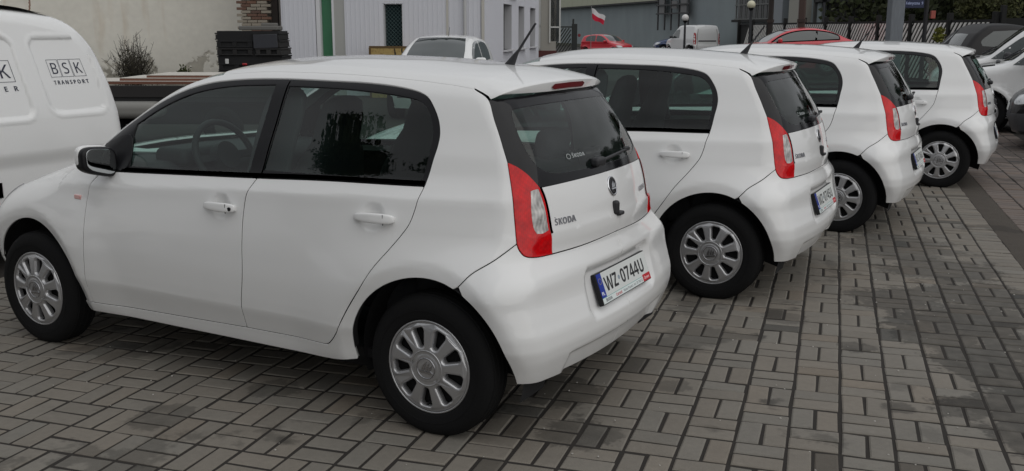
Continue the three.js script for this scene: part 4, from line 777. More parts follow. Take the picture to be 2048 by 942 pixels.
// the courier van beyond the nose of the nearest hatchback
const rr2 = (x, y, x0, x1, y0, y1, r) => { const qx = Math.abs(x - (x0 + x1) / 2) - (x1 - x0) / 2 + r, qy = Math.abs(y - (y0 + y1) / 2) - (y1 - y0) / 2 + r; return Math.hypot(Math.max(qx, 0), Math.max(qy, 0)) + Math.min(Math.max(qx, qy), 0) - r; };
{
  const sl = y => (1.30 - y) * .19; // the pressings lean with the tail
  const panelA = (x, y) => rr2(x - sl(y), y, .33, .79, 1.02, 1.54, .08), panelB = (x, y) => rr2(x - sl(y), y, -.75, .215, 1.005, 1.55, .08);
  const s = {
    ...smallVan(M.white, 1.79), N: 56, W: .88, axles: [-.75, -3.0], lean: .16, pinch: .02, crease: 0, rs: .11, rt: .10,
    tail: [[.2, .98], [.45, 1.03], [.60, 1.035], [.8, 1.03], [1.03, 1.01], [1.2, .975], [1.35, .925], [1.5, .865], [1.62, .79], [1.7, .72], [1.76, .6]],
    top: [[-3.5, .5], [-3.36, .82], [-3.15, .96], [-2.75, 1.06], [-2.45, 1.12], [-2.1, 1.40], [-1.75, 1.66], [-1.45, 1.77], [-.9, 1.80], [-.2, 1.79], [.2, 1.77], [.5, 1.73], [.7, 1.67], [.85, 1.58]],
    emboss(x, y) { let v = 0; for (const f of [panelA, panelB]) { const d = f(x, y); v -= .014 * (1 - sst(-.022, .0, d)) - .003 * (1 - sst(.0, .02, Math.abs(d - .012))); } v += .018 * sst(.80, .86, y) * (1 - sst(.86, .99, y)) * 0 - .03 * (1 - sst(.68, .80, y)); return v; },
    windows: smallVan(M.white).windows, patches: [],
    strips: [{ name: 'side_moulding', w: .05, off: .014, mat: V.grey, runs: [[[-2.2, .55], [-1.2, .555], [-.02, .56]]] }, { name: 'roof_rail', w: .012, off: .012, mat: V.plate, runs: [[[-1.6, 1.715], [-.8, 1.735], [.1, 1.73], [.55, 1.69]]] }],
    extra(o, B) {
      mesh('side_panel', panel(B, outline([[-1.3, .30], [.2, .30], [.62, .30, .8]].map(q => B.toBand(q)), [[.62, .30, .8], [.80, .45, .7], [.84, .8, .7], [.80, 1.1, .7], [.72, 1.35, .66], [.6, 1.55, .66]].map(q => B.toBand(q)), [[.6, 1.55, .66], [.2, 1.64], [-1.3, 1.66]].map(q => B.toBand(q)), [[-1.3, 1.66], [-1.3, .30]]), { fn: (a, b) => B.band(a, b), cell: .014, off: .004, lip: .004 }), M.white, o);
      const decal = (lines, x0, x1, y0, y1, draw) => {
        const t = canvasTex(512, 320, draw); const n = 14, m = 6, pos = [], uv = [], idx = [];
        for (let i = 0; i <= n; i++) for (let j = 0; j <= m; j++) { const y = lerp(y0, y1, j / m), x = lerp(x0, x1, i / n) + (1.30 - y) * .19; const P = B.band(x, y), N = B.N(...P); pos.push(P[0] + N.x * .0065, P[1] + N.y * .0065, P[2] + N.z * .0065); uv.push(i / n, j / m); if (i && j) { const a = i * (m + 1) + j; idx.push(a - m - 2, a - 1, a, a - m - 2, a, a - m - 1); } }
        const g = new THREE.BufferGeometry(); g.setAttribute('position', new THREE.Float32BufferAttribute(pos, 3)); g.setAttribute('uv', new THREE.Float32BufferAttribute(uv, 2)); g.setIndex(idx); g.computeVertexNormals();
        mesh('lettering', g, std(.02, .025, .05, .5, { alphaMap: t, transparent: true }), o);
      };
      const draw = sub => (c, w, h) => { c.fillStyle = '#000'; c.fillRect(0, 0, w, h); c.strokeStyle = '#fff'; c.fillStyle = '#fff'; c.lineWidth = 5; 'BSK'.split('').forEach((ch, i) => { c.strokeRect(8 + i * 166, 8, 154, 200); c.font = '178px sans-serif'; const tw = c.measureText(ch).width; c.fillText(ch, 8 + i * 166 + 77 - tw / 2, 172); }); c.font = 'bold 66px sans-serif'; const tot = c.measureText(sub).width, gap = (480 - tot) / (sub.length - 1); let x = 16; for (const ch of sub) { c.fillText(ch, x, 296); x += c.measureText(ch).width + gap; } };
      decal(0, .425, .70, 1.205, 1.39, draw('TRANSPORT')); decal(0, -.24, .17, 1.175, 1.395, draw('KURIER'));
    },
  };
  vehicle('courier_van', 'white courier van lettered BSK behind the nose of the nearest hatchback', 'van', s, [-3.9 - .86, -.06], Math.PI / 2);
}
// ------------------------------------------------------------------ buildings, fences, poles, plants
const V3 = (x, y, z) => new THREE.Vector3(x, y, z);
function frameAt(o, dir) { // group-local axes: u along dir (plan), y up, v outwards to the right of dir
  const m = new THREE.Matrix4(); const u = V3(dir[0], 0, dir[1]).normalize(), v = V3(-u.z, 0, u.x); m.makeBasis(u, V3(0, 1, 0), v); m.setPosition(o[0], 0, o[1]); return m;
}
function placed(name, label, category, o, dir, grp) { const g = group(name, label, category, grp); const m = frameAt(o, dir); m.decompose(g.position, g.quaternion, g.scale); return g; }
const metreUV = (g, k = 1) => { const p = g.attributes.position, n = g.attributes.normal, u = g.attributes.uv; for (let i = 0; i < p.count; i++) { const ax = Math.abs(n.getX(i)), ay = Math.abs(n.getY(i)); if (ay > .7) u.setXY(i, p.getX(i) * k, p.getZ(i) * k); else if (ax > .7) u.setXY(i, p.getZ(i) * k, p.getY(i) * k); else u.setXY(i, p.getX(i) * k, p.getY(i) * k); } return g; };
const grit = dataTex(256, 256, (u, v) => { const a = .5 + .4 * fbm(u * 20, v * 20, 1, 4) + .2 * noise.noise(u * 90, v * 90, 4); return [a, a, a]; }, false, 2);

{ // old plastered wall, cream, with bare patches where the plaster has come off near the ground
  const L0 = [-29.5, -9.3], L1 = [-16.9, -16.45], dir = [L1[0] - L0[0], L1[1] - L0[1]], len = Math.hypot(...dir);
  const o = placed('plaster_building', 'old cream plastered building with peeling plaster near its foot', 'building', L0, dir);
  const t = dataTex(1024, 512, (u, v) => {
    const x = u * 14.5, y = v * 7.25; const n = fbm(x * 1.3, y * 1.3, 3, 5), f = fbm(x * 6, y * 6, 8, 4);
    const peel = sst(.02, .05, n * .9 + f * .35 - (y - .55) * .55), bare = sst(.1, .14, fbm(x * .9 + 7, y * 1.6, 5, 4) + f * .3 - (y - .35) * .5);
    let c = [.80, .77, .69]; const st = sst(.1, .45, fbm(x * 2.2, y * .35, 12, 4)); c = c.map((q, i) => q * (1 + .09 * f + .05 * n - .14 * st * [.7, 1, 1.3][i]));
    const r = [.50, .47, .40], b = [.33, .31, .26]; for (let i = 0; i < 3; i++) { c[i] = lerp(c[i], r[i] * (1 + .25 * f), peel); c[i] = lerp(c[i], b[i] * (1 + .3 * f), bare * peel); }
    const crack = Math.abs(x - 8.15 - .05 * Math.sin(y * 3) - .06 * fbm(y * 3, 2)) < .022 && y > .4 && fbm(y * 5, 3.3) > -.12; if (crack) c = [.30, .19, .14];
    return c.map(q => Math.pow(clamp(q, 0, 1), 1 / 2.2));
  });
  t.wrapS = t.wrapT = THREE.MirroredRepeatWrapping;
  const relief = dataTex(512, 256, (u, v) => { const x = u * 14.5, y = v * 7.25; const n = fbm(x * 1.3, y * 1.3, 3, 5), f = fbm(x * 6, y * 6, 8, 4); const peel = sst(.02, .05, n * .9 + f * .35 - (y - .55) * .55); const a = .75 - .4 * peel + .15 * f; return [a, a, a]; }, false);
  relief.wrapS = relief.wrapT = THREE.MirroredRepeatWrapping;
  const g = new THREE.PlaneGeometry(len, 7, 60, 30).translate(len / 2, 3.5, 0); { const p = g.attributes.position, u = g.attributes.uv; for (let i = 0; i < p.count; i++) { u.setXY(i, p.getX(i) / 14.5, p.getY(i) / 7.25); p.setZ(i, .03 * fbm(p.getX(i) * .5, p.getY(i) * .5, 2)); } g.computeVertexNormals(); }
  mesh('wall', g, std(1, 1, 1, .92, { map: t, bumpMap: relief, bumpScale: .03 }), o); mesh('wall_core', box(len, 7, 5, len / 2, 3.5, -2.6), std(.4, .37, .32, .95), o); mesh('roof', box(len + .5, .25, 5.8, len / 2, 7.12, -2.5), std(.12, .06, .045, .9), o);
  const h = mesh('vent_hole', merge([new THREE.CylinderGeometry(.07, .07, .06, 16, 1, true).rotateX(Math.PI / 2), new THREE.CircleGeometry(.07, 16).translate(0, 0, -.02)]).translate(9.15, 1.14, .035), M.dark, o);
}
{ // brick pier with the remains of plaster, rough timber beside it
  const o = placed('brick_pier', 'exposed brick pier with patches of old plaster and a dark timber', 'building', [-15.78, -14.35], [.872, -.49]);
  const core = mesh('core', box(.62, 5, .5, .36, 2.5, -.28), std(.30, .26, .21, .95), o); const bm = [std(.15, .085, .062, .92), std(.18, .10, .07, .92), std(.12, .075, .06, .92), std(.30, .265, .215, .95)];
  const bg = rbox(.235, .063, .1, 0, 0, 0, .006); let n = 0;
  for (let r = 0; r < 34; r++) for (let c = 0; c < 3; c++) { const y = 1.0 + r * .076, x = .05 + c * .25 + (r % 2 ? .0 : -.1); if (x < -.06 || x > .66) continue; const b = mesh(n ? 'brick_' + String(n).padStart(3, '0') : 'brick', bg, bm[c === 0 ? (rnd() < .75 ? 3 : 0) : rnd() < .35 ? 3 : Math.floor(rnd() * 3)], o); b.position.set(x + .1, y, -.02 + rr(-.012, .012)); n++; }
  mesh('timber_post', rbox(.16, 5, .16, .83, 2.5, -.16, .01), std(.035, .028, .024, .9), o); mesh('rear_wall', box(.5, 5, .3, 1.2, 2.5, -1.1), std(.20, .17, .14, .95), o); mesh('timber_post', rbox(.1, 5, .1, 1.08, 2.5, -.3, .01), std(.10, .085, .07, .9), o);
}
// stack of dark pallets
{
  const o = placed('pallet_stack', 'tall stack of blackened pallets and boards with rubble on top', 'pallets', [-13.50, -11.29], [.86, -.5]);
  const dm = [std(.010, .010, .011, .85), std(.016, .015, .015, .85), std(.022, .021, .021, .8)];
  let k = 0; for (let r = 0; r < 8; r++) { const y = .32 + r * .158; for (const [dx, w] of [[.0, .76], [.79, .56]]) { if (dx && r < 2 && 0) continue; const b = mesh('pallet', merge([rbox(w, .028, 1.0, w / 2, y + .062, -.5, .004), rbox(w, .024, 1.0, w / 2, y - .055, -.5, .004), ...[.06, w / 2, w - .06].map(x => rbox(.09, .085, 1.0, x, y, -.5, .004))]), dm[(k++) % 3], o); b.position.set(dx + rr(-.025, .025), 0, rr(-.03, .03)); } }
  mesh('inner_boards', box(1.28, 1.24, .9, .67, .92, -.475), dm[0], o); mesh('base_beam', merge([box(.1, .27, 1, .1, .135, -.5), box(.1, .27, 1, .75, .135, -.5), box(.1, .27, 1, 1.2, .135, -.5)]), dm[1], o);
  const rub = std(.15, .145, .135, .95); mesh('rubble_slab', rbox(.82, .085, .5, .86, 1.60, -.4, .02), rub, o); mesh('rubble_slab', rbox(.3, .07, .3, 1.05, 1.67, -.4, .02), rub, o); mesh('plastic_sheet', rbox(.5, .28, .02, 1.08, 1.30, .025, .008).rotateZ(.03), phys(.05, .052, .06, .25, {}), o);
  tag(mesh('white_card', rbox(.09, .1, .01, 0, 0, 0, .003).translate(-13.27, .92, -11.35), std(.75, .75, .73, .7), scene), 'small white card on the dark pallet stack', 'card');
  tag(mesh('red_lamp', new RoundedBoxGeometry(.12, .05, .05, 3, .02).translate(-12.93, .86, -11.51), V.lampR, scene), 'small red lamp low on the dark pallet stack', 'lamp');
}
// boards on a low dark trailer
{
  const o = placed('flat_trailer', 'low dark trailer beside the courier van loaded with boards', 'trailer', [-9.9, -5.0], [.872, -.49]);
  mesh('bed', rbox(2.9, .10, 1.3, 1.6, .66, -.4, .02), std(.012, .012, .013, .7), o); mesh('side_board', rbox(2.9, .16, .03, 1.6, .76, .26, .01), std(.02, .018, .018, .8), o); mesh('sheet_cover', new RoundedBoxGeometry(1.3, .22, .5, 3, .09).translate(.75, .52, .28), std(.22, .215, .20, .8), o); mesh('chassis', merge([box(2.6, .3, .9, 1.6, .45, -.4)]), M.dark, o);
  for (const x of [.6, 2.2]) { const t = mesh('wheel', new THREE.TorusGeometry(.2, .08, 10, 24).translate(x, .28, .24), M.rubber, o); }
  const bl = [['pale sheet of board with a rusty brown edge, lowest on the trailer', 0, .865, 2.5, .035], ['second pale board on the trailer, set further right', .55, .905, 2.1, .035], ['upper pale board on the trailer, shortest of the three', .9, .945, 1.7, .03]];
  const f = frameAt([-9.9, -5.0], [.872, -.49]);
  bl.forEach(([lab, dx, y, w, h], i) => { const b = group('timber_board', lab, 'board', 'boards on the dark trailer'); f.decompose(b.position, b.quaternion, b.scale); mesh('top_face', rbox(w, .008, .9, dx + w / 2 + .2, y + h / 2 + .003, -.38 + i * -.06, .002), std(.55, .52, .47, .6), b); mesh('edge', rbox(w, h, .9, dx + w / 2 + .2, y - .002, -.38 + i * -.06, .003), std(.17, .075, .05, .85), b); });
}
// white sheet-metal building
{
  const c0 = [-10.011, -16.309], o = placed('sheet_metal_building', 'white ribbed sheet metal building with a green door and barred window', 'building', c0, [.937, -.349]);
  // local: u to the right along the front, v towards the yard; front face is v = 0, u from -6 to 0; right face runs to v = -10.1
  const wm = phys(.70, .705, .75, .5, {}), wm2 = phys(.68, .685, .73, .5, {});
  const wallRun = (a, b, y0, y1) => { const P = [box(b - a, y1 - y0, .06, (a + b) / 2, (y0 + y1) / 2, -.03)]; for (let u = a + .06; u < b - .03; u += .115) P.push(box(.022, y1 - y0, .008, u, (y0 + y1) / 2, .004)); return merge(P); };
  const H = 5;
  for (const [a, b, y0, y1] of [[-4.91, -4.1, 0, H], [-3.37, -2.4, 0, H], [-2.4, -1.94, 0, 1.02], [-2.4, -1.94, 2.16, H], [-1.94, -.85, 0, H], [-.85, 0, 0, H], [-4.1, -3.37, 2.6, H]]) mesh('wall_panel', wallRun(a, b, y0, y1), wm, o);
  mesh('seam_strip', merge([box(.05, H, .02, -.85, H / 2, .012), box(.06, H, .06, .0, H / 2, .0)]), std(.55, .53, .48, .6), o); mesh('downpipe', rod([-.42, 0, .06], [-.42, H, .06], .04), std(.5, .5, .5, .5), o);
  const d = mesh('door', box(.29, 2.5, .05, -3.83, 1.25, -.16), phys(.06, .20, .105, .35), o); mesh('door_frame', merge([box(.10, 2.6, .16, -4.03, 1.3, -.08), box(.05, 2.6, .16, -3.66, 1.3, -.08), box(.5, .1, .16, -3.85, 2.55, -.08)]), std(.72, .72, .74, .5), d); mesh('side_leaf', box(.27, 2.6, .08, -3.505, 1.3, -.06), std(.42, .42, .40, .6), o); mesh('reveal_shade_strip', box(.03, 2.6, .2, -4.09, 1.3, -.14), M.rubber, o);  // black strip left of the frame: shade of the left reveal, painted in
  const w = mesh('barred_window', box(.44, 1.12, .03, -2.17, 1.59, -.16), phys(.02, .035, .04, .1), o); const bars = []; for (let k = -8; k < 9; k++) for (const s of [1, -1]) { const pts = []; const xm = k * .09; const c = [[xm - s * .6, -.6], [xm + s * .6, .6]]; // clip to opening
    let t0 = 0, t1 = 1; const cl = (p, q, lo, hi) => { const dd = q - p; const ta = (lo - p) / dd, tb = (hi - p) / dd; t0 = Math.max(t0, Math.min(ta, tb)); t1 = Math.min(t1, Math.max(ta, tb)); }; cl(c[0][0], c[1][0], -.21, .21); cl(c[0][1], c[1][1], -.55, .55); if (t1 - t0 > .05) bars.push(rod([-2.17 + lerp(c[0][0], c[1][0], t0), 1.59 + lerp(c[0][1], c[1][1], t0), -.09], [-2.17 + lerp(c[0][0], c[1][0], t1), 1.59 + lerp(c[0][1], c[1][1], t1), -.09], .006, .006, 5)); }
  mesh('window_grille', bars, std(.05, .09, .09, .6), w); mesh('window_reveal', merge([box(.02, 1.16, .2, -2.40, 1.59, -.1), box(.02, 1.16, .2, -1.94, 1.59, -.1), box(.5, .02, .2, -2.17, 2.17, -.1), box(.5, .02, .24, -2.17, 1.01, -.08)]), std(.55, .56, .58, .6), w);
  // right face: local v negative; build as separate run along -v at u = 0
  const right = (v0, v1, y0, y1) => mesh('wall_panel', wallRun(v0, v1, y0, y1).rotateY(Math.PI / 2), wm2, o);
  const wins = [[2.95, 4.4], [5.62, 6.84], [8.06, 9.37]]; let v = 0; for (const [a, b] of wins) { right(v, a, 0, H); right(a, b, 0, 1.03); right(a, b, 2.24, H); v = b; } right(v, 10.14, 0, H);
  for (const [a, b] of wins) { const wn = mesh('window', box(.03, 1.21, b - a, -.22, 1.635, -(a + b) / 2), phys(.03, .035, .035, .08), o); mesh('sill', box(.16, .035, b - a + .1, .03, 1.015, -(a + b) / 2), std(.62, .62, .64, .5), wn); mesh('window_reveal', merge([box(.22, 1.21, .02, -.12, 1.635, -a - .01), box(.22, 1.21, .02, -.12, 1.635, -b + .01), box(.22, .02, b - a, -.12, 2.24, -(a + b) / 2), box(.05, 1.2, .05, -.2, 1.635, -(a + b) / 2)]), std(.5, .5, .52, .6), wn); }
  mesh('roof', box(5.4, .2, 10.6, -2.4, H + .1, -5.07), std(.2, .2, .21, .6), o); mesh('back_wall', merge([box(.06, H, 10.1, -4.94, H / 2, -5.07), box(4.9, H, .06, -2.45, H / 2, -10.15)]), wm2, o);
  const sg = mesh('sign_board', box(.02, .3, 1.2, .045, 2.55, -4.4), std(.6, .58, .6, .6), o); { const t = canvasTex(256, 64, (c, w2, h2) => { c.fillStyle = '#c9c6cc'; c.fillRect(0, 0, w2, h2); c.fillStyle = '#b01c28'; c.font = 'bold 58px sans-serif'; c.fillText('OPONY', 18, 54); }); mesh('sign_print', new THREE.PlaneGeometry(1.16, .27).rotateY(Math.PI / 2).translate(.058, 2.55, -4.4), std(1, 1, 1, .6, { map: t }), sg); }
}
// rusty yellow skip box under the barred window
{
  const o = placed('steel_box', 'rusty yellow steel box with black stains under the barred window', 'container', [-12.2, -14.85], [.937, -.349]);
  const t = dataTex(256, 96, (u, v) => { const a = fbm(u * 9, v * 5, 2, 5), drip = fbm(u * 16, v * 1.6, 6, 4); const k = sst(.10, .16, drip + .25 * a - (1 - v) * .15), ru = sst(.05, .3, fbm(u * 22, v * 14, 3, 4)); let c = [.46, .33, .12]; c = c.map((q, i) => lerp(q, [.22, .12, .05][i], ru * .6)); c = c.map((q, i) => lerp(q, [.02, .017, .014][i], k)); return c.map(q => Math.pow(q, 1 / 2.2)); });
  mesh('side', metreUV(box(.92, 1.15, .05, .46, .575, .0), 1.1), std(1, 1, 1, .8, { map: t }), o); mesh('body', box(.92, 1.12, .5, .46, .56, -.28), std(.22, .15, .06, .85), o); mesh('rim', merge([box(.98, .05, .06, .46, 1.17, .0), box(.05, 1.15, .07, -.01, .575, .0)]), std(.13, .08, .03, .8), o);
}
// beige entrance lodge with glazed door
{
  const o = placed('entrance_lodge', 'beige entrance building with glazed door and brown plinth', 'building', [-16.2, -27.2], [.872, -.49]);
  const wm = std(.36, .345, .31, .85, { bumpMap: grit, bumpScale: .004 });
  mesh('wall', merge([box(1.35, 4, .2, .35, 2.8, -.1), box(.55, 4, .2, 2.05, 2.8, -.1), box(.75, 1.6, .2, 1.4, 4.0, -.1), box(2.66, 3.2, 4, 1, 2.4, -2.3)]), wm, o); mesh('plinth', box(2.7, .82, .26, 1.0, .41, -.08), std(.10, .03, .028, .85), o);
  const d = mesh('door', box(.75, 2.4, .04, 1.4, 2.0, -.1), phys(.03, .034, .034, .06, { clearcoat: 1 }), o); mesh('door_frame', merge([box(.07, 2.4, .08, 1.06, 2.0, -.06), box(.07, 2.4, .08, 1.74, 2.0, -.06), box(.75, .07, .08, 1.4, 1.68, -.06), box(.75, .08, .08, 1.4, .85, -.06)]), std(.55, .55, .53, .5), d);
  mesh('window', box(.3, 1.7, .04, 2.28, 2.0, -.02), phys(.03, .034, .034, .06), o); mesh('window_frame', merge([box(.05, 1.8, .06, 2.1, 2.0, .02), box(.05, 1.8, .06, 2.46, 2.0, .02), box(.36, .05, .06, 2.28, 1.65, .02)]), std(.6, .6, .58, .5), o);
}
// long grey hall
{
  const A = [-48, -90.8], Bp = [-8.983, -47.279], dir = [Bp[0] - A[0], Bp[1] - A[1]], len = Math.hypot(...dir); const o = placed('grey_hall', 'long grey hall with a cream panelled fascia and barred windows', 'building', A, dir);
  const t = dataTex(512, 256, (u, v) => { const a = fbm(u * 10, v * 3, 2, 4), s = fbm(u * 40, v * 2, 7, 4); const k = 1 + .14 * a + .12 * s; return [.27 * k, .31 * k, .32 * k].map(q => Math.pow(clamp(q, 0, 1), 1 / 2.2)); });
  const U = px => { // distance along the hall for a line of sight angle across the yard
    return px; };
  const W = box(len, 7, .3, len / 2, 3.5, -.15); { const p = W.attributes.position, u = W.attributes.uv; for (let i = 0; i < p.count; i++) u.setXY(i, p.getX(i) / 30, p.getY(i) / 8); } mesh('wall', W, std(1, 1, 1, .85, { map: t }), o); mesh('hall_core', box(len, 7, 12, len / 2, 3.5, -6.4), std(.2, .2, .2, .9), o);
  const fm = std(.46, .47, .36, .75); for (let i = 0; i < 26; i++) { const u = 3 + i * 1.55; if (u > 36.2) break; mesh(i ? 'fascia_panel_' + String(i).padStart(3, '0') : 'fascia_panel', rbox(1.51, 1.7, .12, u, 4.42, .26, .01), fm, o); } mesh('gutter', box(36, .12, .5, 19, 3.5, .15), std(.05, .05, .05, .8), o); mesh('kerb', box(len, .25, .5, len / 2, .125, .3), std(.10, .105, .08, .9), o);
  // trellis of steel pipes on the wall
  const tr = []; for (const u of [36.9, 38.2, 39.4, 40.8, 42.4]) tr.push(box(.09, 4.6, .09, u, 3.2 + (u > 41 ? -.5 : .6), .4)); for (const y of [2.62, 3.2, 3.8, 4.4]) tr.push(box(6.0, .09, .09, 39.7, y, .46)); mesh('pipe_trellis', tr, std(.06, .06, .062, .7), o); for (const [u, y] of [[37.6, 2.9], [37.6, 3.5], [39.9, 3.2], [41.6, 3.4], [41.6, 2.9], [39.9, 4.1], [37.6, 4.1]]) mesh('grey_plate', box(1.0, .5, .05, u, y, .40), std(.20, .20, .20, .8), o);
  // barred dark window
  const win = mesh('barred_window', box(4.2, 2.5, .06, 51.2, 3.35, .05), phys(.05, .05, .05, .2), o); const b = []; for (let k = 0; k < 7; k++) b.push(box(.07, 2.5, .07, 49.2 + k * .68, 3.35, .22)); for (const y of [2.15, 2.95, 3.65]) b.push(box(4.3, .07, .07, 51.2, y, .24)); mesh('window_bars', b, std(.16, .165, .16, .7), win); mesh('sill', box(4.5, .14, .4, 51.2, 2.05, .2), std(.018, .018, .018, .8), win);
  mesh('pilaster', box(1.3, 7, .6, 54.7, 3.5, .2), std(.27, .29, .31, .85), o); mesh('pilaster', box(.95, 7, .9, 57.0, 3.5, .3), std(.36, .35, .31, .85), o);
}
// striped fence: dark posts and rails, white slanting slats
{
  const A = [-12.47, -45.3], Bp = [.35, -24.6], dir = [Bp[0] - A[0], Bp[1] - A[1]], len = Math.hypot(...dir); const o = placed('slat_fence', 'long fence of slanting white slats between dark posts', 'fence', A, dir);
  const white = std(.78, .76, .72, .8), dark = std(.012, .012, .012, .9), yel = std(.30, .27, .03, .8);
  const H = 1.86, slat = rbox(.085, 2.0, .02, 0, 0, 0, .004); let n = 0; slat.rotateZ(-.62);
  const clipSlat = u => { const s = new THREE.Shape([[-.062, 0], [.062, 0], [.062 + 1.5, 1.62], [-.062 + 1.5, 1.62]].map(q => new THREE.Vector2(...q))); return new THREE.ExtrudeGeometry(s, { depth: .02, bevelEnabled: false }); };
  const sg = clipSlat(0); for (let u = .4; u < len - 1.7; u += .235) { const f = mesh(n ? 'slat_' + String(n).padStart(3, '0') : 'slat', sg, white, o); f.position.set(u, .16, .03); n++; }
  mesh('backing', box(len, 1.68, .02, len / 2, .94, -.03), dark, o); mesh('rail', merge([box(len, .07, .07, len / 2, 1.82, 0), box(len, .07, .07, len / 2, .12, 0)]), dark, o);
  for (let u = 0; u < len + .1; u += len / 10) mesh('post', rbox(.14, 2.05, .14, u, 1.02, .05, .01), dark, o);
}
{
  const A = [.45, -24.6], Bp = [3.8, -26.4], dir = [Bp[0] - A[0], Bp[1] - A[1]], len = Math.hypot(...dir); const o = placed('slat_fence', 'short striped fence at the right, with one yellow section', 'fence', A, dir);
  const white = std(.78, .76, .72, .8), dark = std(.012, .012, .012, .9), yel = std(.34, .30, .03, .8); let n = 0;
  const s = new THREE.Shape([[-.055, 0], [.055, 0], [1.25, 1.62], [1.14, 1.62]].map(q => new THREE.Vector2(...q))), sg = new THREE.ExtrudeGeometry(s, { depth: .02, bevelEnabled: false });
  for (let u = -.2; u < len - .8; u += .20) { const f = mesh(n ? 'slat_' + String(n).padStart(3, '0') : 'slat', sg, u > .35 && u < .9 ? dark : u > .9 && u < 1.35 ? yel : white, o); f.position.set(u, .26, .03); n++; }
  mesh('backing', box(len, 1.72, .02, len / 2, 1.02, -.03), dark, o); for (let u = 0; u < len; u += .98) mesh('post', rbox(.12, 2.2, .12, u, 1.1, .05, .01), dark, o);
}
// dark slatted gate leaf by the lodge
{
  const o = placed('yard_gate', 'dark gate leaf with slanting slats beside the beige building', 'gate', [-15.2, -30.2], [.872, -.49]);
  const dk = std(.028, .032, .028, .8); const s = new THREE.Shape([[0, 0], [.055, 0], [.5, .62], [.445, .62]].map(q => new THREE.Vector2(...q)));
  let n = 0; for (let r = -6; r < 7; r++) { const x0 = r * .11; const p = []; const a = [Math.max(0, x0), Math.max(.1, .1 - x0 * 1.5)]; let x1 = .64, y1 = a[1] + (x1 - a[0]) * 1.5; if (y1 > 1.62) { x1 -= (y1 - 1.62) / 1.5; y1 = 1.62; } if (x1 - a[0] < .06) continue; const L = Math.hypot(x1 - a[0], y1 - a[1]); mesh(n ? 'slat_' + String(n).padStart(3, '0') : 'slat', box(.045, L, .025).rotateZ(-Math.atan2(x1 - a[0], y1 - a[1])).translate((a[0] + x1) / 2, (a[1] + y1) / 2, .03), dk, o); n++; }
  mesh('gate_frame', merge([box(.05, 1.7, .05, 0, .87, 0), box(.7, .05, .05, .33, 1.66, 0), box(.7, .05, .05, .33, .1, 0), box(.66, .55, .015, .33, .4, -.02)]), dk, o); mesh('gate_post', merge([rbox(.2, 1.78, .2, .78, .89, 0, .01), box(.07, .2, .07, .73, 1.86, 0)]), std(.03, .034, .034, .8), o); mesh('gate_post', rbox(.14, 1.3, .14, -.09, .65, .02, .01), std(.05, .055, .045, .8), o); mesh('red_disc', new THREE.CylinderGeometry(.06, .06, .03, 18).rotateX(Math.PI / 2).translate(.96, 1.35, .06), std(.2, .02, .03, .5), o);
}
// flag on its thin pole
{
  const o = group('flag', 'white and red flag blowing out near the gate post', 'flag'); o.position.set(-15.2, 0, -33.6); o.rotation.y = .45;
  const strip = (a0, a1) => { const pos = [], idx = []; const n = 16; for (let i = 0; i <= n; i++) { const u = i / n; const top = [lerp(0, .56, u), 2.42 - .34 * u + .03 * Math.sin(u * 9), .05 * Math.sin(u * 8)], bot = [lerp(0, .46, u) + .02, 2.02 - .27 * u - .03 * Math.sin(u * 6.3) * 2 * (1 - u), .05 * Math.sin(u * 8 + .8)]; for (const k of [a0, (a0 + a1) / 2, a1]) pos.push(lerp(top[0], bot[0], k), lerp(top[1], bot[1], k), lerp(top[2], bot[2], k)); if (i) for (const j of [0, 1]) { const a = (i - 1) * 3 + j; idx.push(a, a + 1, a + 4, a, a + 4, a + 3); } } const g = new THREE.BufferGeometry(); g.setAttribute('position', new THREE.Float32BufferAttribute(pos, 3)); g.setIndex(idx); g.computeVertexNormals(); return g; };
  mesh('white_stripe', strip(0, .5), std(.75, .74, .75, .85), o); mesh('red_stripe', strip(.5, 1), std(.58, .015, .05, .85), o); mesh('flag_pole', rod([-.02, 0, 0], [-.02, 2.5, 0], .012), std(.25, .26, .26, .5), o);
}
// globe lamps
for (const [x, z, y, lab, col] of [[-14.85, -43.9, 2.13, 'white globe lamp on a post behind the distant panel van', [.72, .70, .68]], [-9.9, -38.1, 2.6, 'cream globe lamp on a dark post in front of the striped fence', [.70, .67, .50]], [-7.0, -38.6, 2.93, 'cream globe lamp cut off by the top of the picture, beside the hall', [.6, .57, .42]]]) {
  const o = group('globe_lamp', lab, 'lamp', 'globe lamps along the fence'); o.position.set(x, 0, z); mesh('globe', new THREE.SphereGeometry(.175, 24, 16).translate(0, y, 0), phys(...col, .3), o); mesh('collar', rod([0, y - .24, 0], [0, y - .13, 0], .07, .12, 14), M.frame, o); mesh('pole', rod([0, 0, 0], [0, y - .2, 0], .065, .05, 10), std(.03, .032, .036, .6), o);
}
// rusty poles
for (const [x, z, w, lab, c] of [[-8.2, -34.9, .17, 'tall dark rusty pole left of the red coupe roof', [.035, .028, .026]], [-6.7, -33.6, .21, 'tall brown rusty pole standing over the red coupe', [.075, .05, .042]]]) { const o = group('steel_pole', lab, 'pole', 'rusty poles by the fence'); o.position.set(x, 0, z); mesh('shaft', rbox(w, 6, w, 0, 3, 0, .02), std(...c, .85), o); mesh('strap', box(w * 1.3, .12, w * 1.3, 0, 1.9, 0), std(.05, .035, .03, .8), o); if (w > .2) mesh('conduit', rod([-w * .62, 0, w * .3], [-w * .62, 6, w * .3], .02), std(.3, .29, .27, .6), o); }
